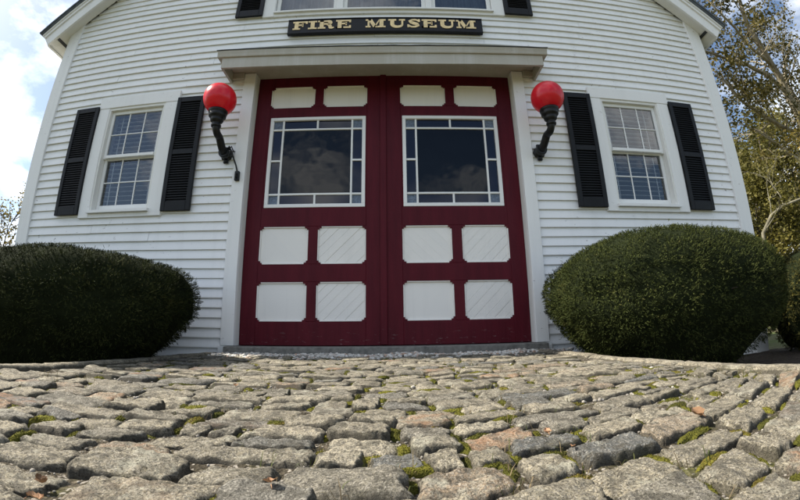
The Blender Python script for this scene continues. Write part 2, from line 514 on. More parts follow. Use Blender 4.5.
for i in range(60):
    x0 = HXL - .06 + (HXR - HXL + .12) * i / 60; x1 = HXL - .06 + (HXR - HXL + .12) * (i + 1) / 60
    w0 = .005 * noise.noise((x0 * 6, 1, 0)) + sag(x0); w1 = .005 * noise.noise((x1 * 6, 1, 0)) + sag(x1)
    fl.poly([(x0, -.315, 2.778 + w0), (x1, -.315, 2.778 + w1), (x1, .02, 2.85), (x0, .02, 2.85)])
    fl.poly([(x0, -.315, 2.772 + w0), (x1, -.315, 2.772 + w1), (x1, -.315, 2.778 + w1), (x0, -.315, 2.778 + w0)])
    fl.poly([(x1, -.30, 2.774 + w1), (x0, -.30, 2.774 + w0), (x0, -.315, 2.772 + w0), (x1, -.315, 2.772 + w1)][::-1])
part(fl, 'hood_flashing', M['flash'])

# ---------------------------------------------------------------- double doors
DY = .12            # face of the doors
COLS = {-1: [(-1.222, -.742), (-.652, -.184)], 1: [(.166, .648), (.744, 1.208)]}
ROWS = [(.087, .458), (.628, 1.0), (2.312, 2.575)]
LIGHT = {-1: (-1.201, -.196), 1: (.183, 1.185)}
LZ = (1.193, 2.193)
def notched(x0, x1, z0, z1, a=.036, c=.022):
    return [(x0 + a, z0), (x1 - a, z0), (x1 - a, z0 + c), (x1, z0 + c + .012), (x1, z1 - c - .012), (x1 - a, z1 - c), (x1 - a, z1), (x0 + a, z1), (x0 + a, z1 - c), (x0, z1 - c - .012), (x0, z0 + c + .012), (x0 + a, z0 + c)]
for side in (-1, 1):
    dx0, dx1 = (-1.372, -.004) if side < 0 else (.004, 1.36)
    d = MB(); d.cur = .5
    l0, l1 = LIGHT[side]
    cols = COLS[side]
    # frame of stiles and rails, front face at DY, with true recesses for panels and light
    def fr(x0, x1, z0, z1, y0=DY, bev=.003): d.box(x0, x1, y0, y0 + .05, z0, z1, bev)
    zt, zb = 2.705, -.132
    xo0, xo1 = cols[0][0], cols[1][1]
    fr(dx0, xo0, zb, zt); fr(xo1, dx1, zb, zt)                              # outer stiles
    fr(xo0, xo1, zb, ROWS[0][0]); fr(xo0, xo1, ROWS[0][1], ROWS[1][0]); fr(xo0, xo1, ROWS[1][1], LZ[0]); fr(xo0, xo1, LZ[1], ROWS[2][0]); fr(xo0, xo1, ROWS[2][1], zt)
    for (r0, r1) in ROWS: fr(cols[0][1], cols[1][0], r0, r1)                # muntin stiles
    if xo0 < l0: fr(xo0, l0, *LZ)
    if l1 < xo1: fr(l1, xo1, *LZ)
    # notched corner blocks of every panel
    for (c0, c1) in cols:
        for (r0, r1) in ROWS:
            for (xx, zz, sx, sz) in ((c0, r0, 1, 1), (c1, r0, -1, 1), (c1, r1, -1, -1), (c0, r1, 1, -1)):
                P = [(xx, zz), (xx + sx * .036, zz), (xx + sx * .036, zz + sz * .014), (xx + sx * .016, zz + sz * .017), (xx + sx * .014, zz + sz * .034), (xx, zz + sz * .034)]
                if sx * sz < 0: P = P[::-1]
                d.prism(P[::-1], DY + .0015, DY + .045, lambda u, v, w: (u, w, v))
    door = part(d, 'door', M['maroon'])
    # white panels with a narrow raised edge and diagonal matchboards
    for ci, (c0, c1) in enumerate(cols):
        for ri, (r0, r1) in enumerate(ROWS):
            p = MB(); p.cur = .3 + .2 * ci
            y = DY + .022
            p.box(c0 - .004, c1 + .004, y, y + .02, r0 - .004, r1 + .004)
            # bead round the edge
            for (a, b_, c, e) in ((c0, c1, r0, r0 + .012), (c0, c1, r1 - .012, r1), (c0, c0 + .012, r0 + .0125, r1 - .0125), (c1 - .012, c1, r0 + .0125, r1 - .0125)):
                p.box(a, b_, DY + .006, y - .0003, c, e, .003)
            if ci == 1 and ri < 2 or (ci == 0 and ri == 1):
                # boards laid on the diagonal: wedge-edged strips clipped to the panel
                x0, x1, z0, z1 = c0 + .013, c1 - .013, r0 + .013, r1 - .013
                dirn = 1 if ci == 1 else -1
                wd = .072
                def clip(poly, f):
                    out = []
                    for i in range(len(poly)):
                        a, b_ = poly[i], poly[(i + 1) % len(poly)]
                        fa, fb = f(a), f(b_)
                        if fa >= 0: out.append(a)
                        if fa * fb < 0:
                            t = fa / (fa - fb); out.append((a[0] + (b_[0] - a[0]) * t, a[1] + (b_[1] - a[1]) * t))
                    return out
                rr = random.Random(ri * 7 + side * 3 + ci)
                q0 = (x0 - z1) if dirn > 0 else (x0 + z0)
                q1 = (x1 - z0) if dirn > 0 else (x1 + z1)
                q = q0
                while q < q1:
                    g = rr.uniform(.0035, .0075) if ci == 1 else .0008
                    lift = rr.uniform(.002, .0055) if ci == 1 else rr.uniform(.001, .002)
                    P = [(x0, z0), (x1, z0), (x1, z1), (x0, z1)]
                    ff = (lambda s: s[0] - s[1]) if dirn > 0 else (lambda s: s[0] + s[1])
                    P = clip(P, lambda s: ff(s) - q); 
                    if P: P = clip(P, lambda s: q + wd * 1.414 - g - ff(s))
                    if len(P) > 2:
                        p.cur = rr.random()
                        p.prism(P, y - lift, y + .004, lambda u, v, w: (u, w, v))
                    q += wd * 1.414
            part(p, 'panel', M['panel'], door)
    # leaded style light with border panes
    w = MB(); w.cur = .1
    z0, z1 = LZ
    fw = .036; yy = DY - .004
    w.box(l0, l1, yy, yy + .045, z1 - fw, z1, .003); w.box(l0, l1, yy, yy + .045, z0, z0 + fw, .003)
    w.box(l0, l0 + fw, yy + .0005, yy + .045, z0 + fw, z1 - fw, .003); w.box(l1 - fw, l1, yy + .0005, yy + .045, z0 + fw, z1 - fw, .003)
    bw = .125; mw = .010
    gx0, gx1, gz0, gz1 = l0 + fw + bw - .02, l1 - fw - bw + .02, z0 + fw + bw - .02, z1 - fw - bw + .02
    ym0, ym1 = DY + .006, DY + .03
    for x in (gx0, gx1): w.box(x - mw, x + mw, ym0, ym1, z0 + fw, z1 - fw, .003)
    for z in (gz0, gz1): w.box(l0 + fw, l1 - fw, ym0 + .001, ym1 - .001, z - mw, z + mw, .003)
    xm = (gx0 + gx1) / 2; zm = (gz0 + gz1) / 2 + .005
    for za, zb_ in ((z0 + fw, gz0 - mw), (gz1 + mw, z1 - fw)): w.box(xm - mw, xm + mw, ym0 + .002, ym1 - .002, za, zb_, .002)
    for xa, xb in ((l0 + fw, gx0 - mw), (gx1 + mw, l1 - fw)): w.box(xa, xb, ym0 + .002, ym1 - .002, zm - mw, zm + mw, .002)
    part(w, 'window_frame', M['muntin'], door)
    g = MB(); g.poly([(gx0, DY + .02, gz0), (gx1, DY + .02, gz0), (gx1, DY + .02, gz1), (gx0, DY + .02, gz1)])
    part(g, 'window_glass', M['clear'], door)
    g = MB(); e = .001
    for (a, b_, c, f_) in ((gx0, xm, z0 + fw, gz0), (xm, gx1, z0 + fw, gz0), (gx0, xm, gz1, z1 - fw), (xm, gx1, gz1, z1 - fw), (l0 + fw, gx0, gz0, zm), (l0 + fw, gx0, zm, gz1), (gx1, l1 - fw, gz0, zm), (gx1, l1 - fw, zm, gz1)):
        t = random.uniform(-.002, .002)
        g.poly([(a, DY + .021 + t, c), (b_, DY + .021, c), (b_, DY + .021 - t, f_), (a, DY + .021, f_)])
    part(g, 'border_glass', M['blue'], door)
    for a, b_ in ((l0 + fw, gx0), (gx1, l1 - fw)):
        for c, f_ in ((z0 + fw, gz0), (gz1, z1 - fw)):
            g = MB(); g.poly([(a, DY + .022, c), (b_, DY + .022, c), (b_, DY + .022, f_), (a, DY + .022, f_)])
            part(g, 'corner_glass', M['frost'], door)
    if side < 0:
        a = MB(); a.box(-.048, .018, DY - .020, DY - .0005, -.128, 2.70, .006)
        part(a, 'astragal', M['maroon'], door)
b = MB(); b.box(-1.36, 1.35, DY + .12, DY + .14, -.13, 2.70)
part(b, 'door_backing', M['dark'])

# ---------------------------------------------------------------- windows
def add_window(cx0, cx1, ox0, ox1):
    """casing outer cx0..cx1, opening ox0..ox1"""
    z0, z1 = 1.20, 2.40
    c = MB(); c.cur = .3
    c.box(cx0, ox0, -.012, .036, 1.105, z1 - .0005, .003); c.box(ox1, cx1, -.012, .036, 1.105, z1 - .0005, .003)
    c.box(cx0 - .012, cx1 + .012, -.016, .036, z1, 2.535, .003)
    c.box(ox0 + .0005, ox1 - .0005, -.008, .036, 1.105, 1.148)
    win = part(c, 'window', M['trim'])
    f = MB(); f.cur = .5
    f.box(ox0, ox0 + .022, -.004, .16, z0 - .05, z1); f.box(ox1 - .022, ox1, -.004, .16, z0 - .05, z1); f.box(ox0 + .0225, ox1 - .0225, -.003, .16, z1 - .03, z1 - .0005)
    part(f, 'frame', M['cream'], win)
    s = MB(); s.cur = .2
    s.prism([(-.045, 1.150), (-.045, 1.178), (.10, 1.212), (.10, 1.150)], ox0 - .012, ox1 + .012, lambda u, v, w: (w, u, v))
    part(s, 'sill', M['trim'], win)
    zmid = 1.805
    a0, a1 = ox0 + .0225, ox1 - .0225
    for (za, zb, y, low) in ((zmid - .018, z1 - .031, .032, False), (1.20, zmid + .012, .066, True)):
        q = MB(); q.cur = .1
        sw_ = .036; top = .04; bot = .058 if low else .036
        q.box(a0, a0 + sw_, y, y + .032, za, zb, .003); q.box(a1 - sw_, a1, y, y + .032, za, zb, .003)
        q.box(a0 + sw_, a1 - sw_, y + .0005, y + .032, zb - top, zb, .003); q.box(a0 + sw_, a1 - sw_, y - (0 if low else .012), y + .032, za, za + bot, .003)
        gx0, gx1, gz0, gz1 = a0 + sw_, a1 - sw_, za + bot, zb - top
        for i in (1, 2):
            x = gx0 + (gx1 - gx0) * i / 3; q.box(x - .0062, x + .0062, y + .008, y + .026, gz0, gz1, .003)
        zc = (gz0 + gz1) / 2; q.box(gx0, gx1, y + .009, y + .025, zc - .0062, zc + .0062, .003)
        part(q, 'sash', M['muntin'], win)
        g = MB()
        for i in range(3):
            for j in range(2):
                xa, xb = gx0 + (gx1 - gx0) * i / 3, gx0 + (gx1 - gx0) * (i + 1) / 3
                zc0, zc1 = gz0 + (gz1 - gz0) * j / 2, gz0 + (gz1 - gz0) * (j + 1) / 2
                t = [random.uniform(-.0016, .0016) for _ in range(3)]
                t = [y + .017 + k_ for k_ in t] 
                g.poly([(xa, t[0], zc0), (xb, t[1], zc0), (xb, t[1] + t[2] - t[0], zc1), (xa, t[2], zc1)])
        part(g, 'pane', M['pane'], win)
    bl = MB()
    z = 1.22
    while z < z1 - .05:
        bl.cur = random.random(); ja = random.uniform(-.002, .002)
        ya, yb = .125, .165
        bl.prism([(ya, z + ja), (ya, z + ja + .003), ((ya + yb) / 2, z + ja + .009), (yb, z + .010), (yb, z + .007), ((ya + yb) / 2, z + ja + .006)], ox0 + .01, ox1 - .01, lambda u, v, w: (w, u, v))
        z += .0525
    for x in (ox0 + .12, ox1 - .12): bl.box(x - .004, x + .004, .120, .1245, 1.2, z1 - .03)
    part(bl, 'blind', M['blind'], win)
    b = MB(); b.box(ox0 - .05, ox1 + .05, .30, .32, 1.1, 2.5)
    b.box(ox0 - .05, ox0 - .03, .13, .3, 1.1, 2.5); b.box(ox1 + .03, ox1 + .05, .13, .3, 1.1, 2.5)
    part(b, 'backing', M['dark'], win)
add_window(-3.262, -2.234, -3.12, -2.385)
add_window(2.221, 3.222, 2.345, 3.075)

# triple window in the gable
c = MB(); c.cur = .3
c.box(-1.41, -1.27, -.012, .036, 3.478, 4.75, .003); c.box(1.25, 1.39, -.012, .036, 3.478, 4.75, .003); c.box(-1.425, 1.405, -.016, .036, 4.7505, 4.88, .003)
c.box(-1.2695, 1.2495, -.008, .036, 3.478, 3.518)
tw = part(c, 'window', M['trim'])
s = MB(); s.prism([(-.035, 3.5185), (-.035, 3.540), (.10, 3.565), (.10, 3.5185)], -1.275, 1.255, lambda u, v, w: (w, u, v))
part(s, 'sill', M['trim'], tw)
units = [(-1.268, -.545), (-.475, .475), (.545, 1.248)]
for a, b_ in ((-.5445, -.4755), (.4755, .5445)):
    f = MB(); f.box(a, b_, -.006, .12, 3.5405, 4.749, .003); part(f, 'mullion', M['trim'], tw)
for (a, b_) in units:
    q = MB(); y = .035; z0, z1 = 3.556, 4.74
    q.box(a, a + .045, y, y + .04, z0, z1, .003); q.box(b_ - .045, b_, y, y + .04, z0, z1, .003)
    q.box(a + .045, b_ - .045, y, y + .04, z0, z0 + .04, .003); q.box(a + .045, b_ - .045, y, y + .04, z1 - .05, z1, .003); q.box(a + .045, b_ - .045, y - .006, y + .04, 4.13, 4.17, .003)
    part(q, 'sash', M['muntin'], tw)
    q = MB()
    nm = 3 if b_ - a > .8 else 2
    for i in range(1, nm): 
        x = a + .045 + (b_ - a - .09) * i / nm; q.box(x - .007, x + .007, y + .024, y + .038, z0 + .04, z1 - .05)
    part(q, 'muntin', M['curtain'], tw)
    g = MB(); g.poly([(a + .04, y + .02, z0 + .035), (b_ - .04, y + .021, z0 + .035), (b_ - .04, y + .023, z1 - .04), (a + .04, y + .02, z1 - .04)])
    part(g, 'pane', M['pane'], tw)
    g = MB(); n_ = 40
    for i in range(n_):
        xa, xb = a + (b_ - a) * i / n_, a + (b_ - a) * (i + 1) / n_
        g.cur = random.random()
        g.poly([(xa, .17 + .02 * math.sin(i * 1.3), 3.5), (xb, .17 + .02 * math.sin(i * 1.3 + 1.3), 3.5), (xb, .17 + .02 * math.sin(i * 1.3 + 1.3), 4.76), (xa, .17 + .02 * math.sin(i * 1.3), 4.76)])
    part(g, 'curtain', M['curtain'], tw)

# ---------------------------------------------------------------- shutters
def add_shutter(x0, x1, z0, z1):
    y0, y1 = -.034, -.004
    f = MB(); sw_ = .048
    f.box(x0, x0 + sw_, y0, y1, z0, z1, .004); f.box(x1 - sw_, x1, y0, y1, z0, z1, .004)
    zm = z0 + (z1 - z0) * .49
    f.box(x0 + sw_, x1 - sw_, y0 + .001, y1, z0, z0 + .095, .003); f.box(x0 + sw_, x1 - sw_, y0 + .001, y1, z1 - .062, z1, .003); f.box(x0 + sw_, x1 - sw_, y0 + .001, y1, zm - .026, zm + .026, .003)
    f.box(x0 + sw_, x1 - sw_, y1 - .006, y1 - .001, z0 + .09, z1 - .06)
    sh_ = part(f, 'shutter', M['shutter'])
    l = MB()
    for za, zb in ((z0 + .095, zm - .026), (zm + .026, z1 - .062)):
        n_ = int((zb - za) / .0265)
        for i in range(n_):
            z = za + (zb - za) * (i + .5) / n_
            l.prism([(y0 + .004, z - .014), (y0 + .0065, z - .016), (y1 - .007, z + .010), (y1 - .010, z + .012)], x0 + sw_, x1 - sw_, lambda u, v, w: (w, u, v))
    part(l, 'louvre', M['shutter'], sh_)
for a in ((-3.595, -3.262, 1.143, 2.43), (-2.229, -1.905, 1.143, 2.43), (1.90, 2.217, 1.14, 2.435), (3.228, 3.557, 1.13, 2.43), (-1.735, -1.405, 3.495, 4.80), (1.392, 1.725, 3.495, 4.80)):
    add_shutter(*a)

# ---------------------------------------------------------------- sign
sg = empty('sign_board', (0, -.01, 3.167), 'long black FIRE MUSEUM sign with gold serif letters above the door hood', 'sign')
b = MB(); b.box(-1.075, 1.095, -.042, -.004, 3.176, 3.362, .004)
part(b, 'board', M['sign'], sg)
for (a0, a1, c0, c1) in ((-1.075, 1.095, 3.3625, 3.371), (-1.075, 1.095, 3.167, 3.1755)):
    b = MB(); b.box(a0, a1, -.050, -.003, c0, c1, .002); part(b, 'moulding', M['sign'], sg)
def letters(mb):
    H = .118; zb = 3.222
    T = .044; t = .021; s = .021      # thick stems, thin strokes, serif height
    def R(x0, x1, z0, z1, y=0.0): mb.box(x0, x1, -.0475 + y, -.0415, zb + z0 * H, zb + z1 * H)
    sz = s / H
    def stem(x, w=T, z0=0, z1=1): R(x, x + w, z0, z1)
    def serif(x0, x1, z, up): R(x0, x1, z, z + sz, .0004) if up else R(x0, x1, z - sz, z, .0004)
    def ribbon(pts, ws):
        n = len(pts); Lp = []; Rp = []
        for i in range(n):
            a = Vector(pts[max(i - 1, 0)]); b2 = Vector(pts[min(i + 1, n - 1)]); d = (b2 - a); d.normalize(); nn = Vector((-d.y, d.x)); p = Vector(pts[i])
            Lp.append(p + nn * ws[i] / 2); Rp.append(p - nn * ws[i] / 2)
        for i in range(n - 1):
            P = [Rp[i], Rp[i + 1], Lp[i + 1], Lp[i]]
            mb.prism([(q.x, q.y) for q in P][::-1], -.0473, -.0415, lambda u, v, w: (u, w, v))
    def diag(x0, z0, x1, z1, w):
        mb.prism([(x0, zb + z0 * H), (x0 + w, zb + z0 * H), (x1 + w, zb + z1 * H), (x1, zb + z1 * H)][::-1], -.0471, -.0415, lambda u, v, w_: (u, w_, v))
    def F_(x, w, third):
        stem(x + .02); serif(x, x + .085, 0, True); serif(x, x + w, 1, False)
        R(x + w - t, x + w, .68, 1 - sz); R(x + .062, x + w - .05, .46, .46 + sz); R(x + w - .062, x + w - .046, .34, .72)
        if third:
            serif(x, x + w, 0, True); R(x + w - t, x + w, sz, .32)
    def I_(x):
        stem(x + .028); serif(x, x + .098, 0, True); serif(x, x + .098, 1, False)
    def arc(cx, cz, rx, rz, a0, a1, w0, w1, n=14):
        pts = []; ws = []
        for i in range(n + 1):
            a = math.radians(a0 + (a1 - a0) * i / n)
            pts.append((cx + rx * math.cos(a), cz + rz * math.sin(a))); f = abs(math.cos(a)); ws.append(w0 + (w1 - w0) * f)
        ribbon(pts, ws)
    def R_(x):
        stem(x + .02); serif(x, x + .085, 0, True); R(x, x + .11, 1 - sz, 1); R(x + .06, x + .11, .48, .48 + sz)
        arc(x + .108, zb + H * .74, .030, H * .26 - t / 2, -90, 90, t, T)
        ribbon([(x + .10, zb + H * .52), (x + .128, zb + H * .44), (x + .137, zb + H * .25), (x + .142, zb + H * .10), (x + .158, zb + H * .06), (x + .178, zb + H * .14)], [t, T * .8, T, T * .9, t, t * .8])
    def M_(x):
        w = .22
        serif(x, x + .055, 0, True); R(x + .022, x + .022 + t, sz, 1 - sz); serif(x, x + .06, 1, False)
        diag(x + .085, 0, x + .025, 1, .045); diag(x + .088, 0, x + .148, 1, .016)
        stem(x + .153); serif(x + .13, x + w, 0, True); serif(x + .148, x + w, 1, False)
    def U_(x):
        stem(x + .022, T, .35, 1); serif(x, x + .088, 1, False); serif(x + .118, x + .186, 1, False); R(x + .144, x + .144 + t, .35, 1 - sz)
        n = 16; pts = []; ws = []
        for i in range(n + 1):
            a = math.radians(180 + 180 * i / n); f = i / n
            x0c = x + .022 + T / 2; x1c = x + .144 + t / 2
            pts.append(((x0c + x1c) / 2 + (x1c - x0c) / 2 * math.cos(a), zb + H * .36 + H * .29 * math.sin(a))); ws.append(T + (t - T) * f)
        ribbon(pts, ws)
    def S_(x):
        w = .14
        P = [(w - .016, .68), (w - .014, .80), (w * .68, .93), (w * .42, .93), (.026, .76), (.045, .60), (w * .5, .51), (w - .032, .40), (w - .018, .24), (w * .6, .065), (w * .34, .065), (.018, .19), (.014, .32)]
        ws = [t * .7, t, t, t * 1.1, .030, .036, .042, .036, .030, t * 1.1, t, t, t * .7]
        pts = [(x + a, zb + H * c_) for a, c_ in P]
        # smooth
        out = []; ow = []
        for i in range(len(pts) - 1):
            for f in (0, .5):
                out.append(((1 - f) * pts[i][0] + f * pts[i + 1][0], (1 - f) * pts[i][1] + f * pts[i + 1][1])); ow.append((1 - f) * ws[i] + f * ws[i + 1])
        out.append(pts[-1]); ow.append(ws[-1]); ribbon(out, ow)
        R(x + w - t, x + w, .66, 1); R(x, x + t, 0, .34)
    F_(-1.018, .165, False); I_(-.845); R_(-.735); F_(-.535, .168, True)
    M_(-.205); U_(.045); S_(.255); F_(.415, .165, True); U_(.60); M_(.80)
lm = MB(); letters(lm)
part(lm, 'lettering', M['gold'], sg)

# ---------------------------------------------------------------- wall lamps
def add_lamp(x, xg, label, chain, dz=0.0):
    root = empty('wall_lamp', (x, -.02, 1.70), label, 'lamp', 'red globe lamps beside the doors')
    zm = 1.715
    p = MB(); 
    p.lathe([(.062, -.008), (.066, .002), (.060, .016), (.046, .026), (.034, .034)], (x, 0, zm), 8, 'y')
    p.lathe([(.018, 0), (.018, .012), (.008, .018)], (x, -.014, zm + .066), 10, 'y'); p.lathe([(.018, 0), (.018, .012), (.008, .018)], (x, -.014, zm - .066), 10, 'y')
    p.box(x - .024, x + .024, -.018, .004, zm - .088, zm + .088, .004)
    part(p, 'wall_plate', M['iron'], root)
    a = MB()
    gy = -.305
    pts = [(x, -.02, zm), (x, -.07, zm), (x + (xg - x) * .1, -.115, zm + .012), (x + (xg - x) * .3, -.16, zm + .05), (x + (xg - x) * .55, -.205, zm + .10), (x + (xg - x) * .8, -.255, zm + .115 + dz), (x + (xg - x) * .95, -.293, zm + .145 + dz), (xg, gy, zm + .175 + dz), (xg, gy, zm + .20 + dz)]
    # smooth the arm
    sm = [Vector(q) for q in pts]
    for _ in range(2):
        new = [sm[0]]
        for u, v in zip(sm, sm[1:]): new += [u.lerp(v, .25), u.lerp(v, .75)]
        new.append(sm[-1]); sm = new
    a.tube(sm, [.041 - .009 * i / len(sm) for i in range(len(sm))], 14)
    a.lathe([(.052, -.035), (.056, -.014), (.056, .014), (.052, .035)], (x, -.06, zm), 12, 'y')
    part(a, 'arm', M['iron'], root)
    c = MB(); zc = zm + .195 + dz
    c.lathe([(.034, -.03), (.046, -.026), (.048, -.008), (.040, -.004), (.036, .012), (.046, .018), (.060, .034), (.064, .05), (.058, .056), (.060, .066), (.076, .074), (.082, .082), (.084, .108), (.078, .114), (.090, .120), (.092, .142), (.082, .146)], (xg, gy, zc), 28)
    part(c, 'collar', M['iron'], root)
    g = MB(); R_ = .160; zc2 = zc + .146 + .130
    prof = []
    for i in range(33):
        a_ = -PI / 2 + .44 + (PI - .44) * i / 32
        prof.append((max(R_ * math.cos(a_), .0005), R_ * math.sin(a_)))
    g.lathe(prof, (xg, gy, zc2), 56)
    part(g, 'globe', M['red'], root)
    if chain:
        h = MB()
        pth = [(x + .035, -.075, zm + .03), (x + .06, -.10, zm + .05), (x + .085, -.085, zm + .0), (x + .10, -.055, zm - .06), (x + .125, -.035, zm - .13), (x + .14, -.03, zm - .19)]
        h.tube(pth, .0085, 8)
        h.box(x + .118, x + .166, -.042, -.011, zm - .285, zm - .185, .006)
        h.tube([(x + .142, -.045, zm - .215), (x + .142, -.065, zm - .235), (x + .142, -.055, zm - .262), (x + .142, -.040, zm - .262)], .008, 8)
        h.tube([(x + .03, -.06, zm + .02), (x + .07, -.07, zm + .065), (x + .095, -.06, zm + .01)], .007, 8)
        part(h, 'cable_hook', M['iron'], root)
    return root
add_lamp(-1.585, -1.588, 'red globe lamp left of the doors, with a cable hook below its arm', True, -.012)
add_lamp(1.555, 1.585, 'red globe lamp right of the doors on a plain black iron arm', False, -.022)

# ------------------------------------------------------------------ ground, apron, kerbs
def edge_l(y): return -1.47 - .125 * min(max(-y, 0), 6)
def edge_r(y): return 1.26 + .135 * min(max(-y, 0), 6)
n = NT('lawn_and_dirt')
a = n.noise(.35, 5, .6); b_ = n.noise(7, 5, .7)
cc = n.mix(n.ramp(a, [(.4, 0), (.6, 1)]), n.ramp(b_, [(.3, (.035, .05, .012)), (.7, (.075, .095, .03))]), n.ramp(b_, [(.3, (.06, .055, .03)), (.7, (.12, .10, .06))]))
M['lawn'] = n.done(n.bsdf(cc, .95, .1, n.bump(b_, .8, .05)))
g = MB()
NG = 60
def gcoord(i): 
    t = (i / NG) * 2 - 1
    return math.copysign(abs(t) ** 3 * 400, t)
grid = []
for j in range(NG + 1):
    row = []
    for i in range(NG + 1):
        x, y = gcoord(i), gcoord(j)
        h = -.50
        r = math.hypot(x, y)
        if r > 8: h += .05 * noise.noise((x * .1, y * .1, 0)) * min((r - 8) / 10, 1) * 4
        row.append(g.vert((x, y, h)))
    grid.append(row)
g.sm = True
for j in range(NG):
    for i in range(NG): g.face([grid[j][i], grid[j][i + 1], grid[j + 1][i + 1], grid[j + 1][i]])
tag(g.build('ground', M['lawn']), kind='structure')

# planting beds between the kerbs and the building
for x0f, x1f, nm in ((lambda y: -6.2, lambda y: edge_l(y) - .06, 'planting_bed'), (lambda y: edge_r(y) + .06, lambda y: 6.3, 'planting_bed')):
    g = MB(); g.sm = True; NX, NY = 70, 50; rows = []
    for j in range(NY + 1):
        y = -2.9 + 2.93 * j / NY; row = []
        for i in range(NX + 1):
            x = x0f(y) + (x1f(y) - x0f(y)) * i / NX
            e = min(i, NX - i, j + 0) / 4
            h = -.43 + .02 * noise.fractal((x * 4, y * 4, 2), 1, 2, 3) + .008 * noise.noise((x * 21, y * 21, 0))
            if (j < 5 or (i < 5 if x0f(0) < -5 else i > NX - 5)): h -= .10 * (1 - min(j, i if x0f(0) < -5 else NX - i, 5) / 5)
            row.append(g.vert((x, y, h)))
        rows.append(row)
    for j in range(NY):
        for i in range(NX): g.face([rows[j][i], rows[j][i + 1], rows[j + 1][i + 1], rows[j + 1][i]])
    tag(g.build(nm, M['bed']), kind='structure')

# soil between the cobbles
def soil_h(x, y):
    return ground_z(y) - .018 + .011 * noise.noise((x * 9, y * 9, 1)) + .006 * noise.noise((x * 31, y * 31, 5)) + .003 * noise.noise((x * 80, y * 80, 5))
Y_NEAR, Y_FAR = -4.6, -.02
g = MB(); g.sm = True; rows = []; NX, NY = 190, 240
for j in range(NY + 1):
    y = Y_NEAR + (Y_FAR - Y_NEAR) * j / NY; row = []
    for i in range(NX + 1):
        x = edge_l(y) - .05 + (edge_r(y) - edge_l(y) + .1) * i / NX
        row.append(g.vert((x, y, soil_h(x, y))))
    rows.append(row)
for j in range(NY):
    for i in range(NX): g.face([rows[j][i], rows[j][i + 1], rows[j + 1][i + 1], rows[j + 1][i]])
tag(g.build('soil', M['soil']), kind='structure')

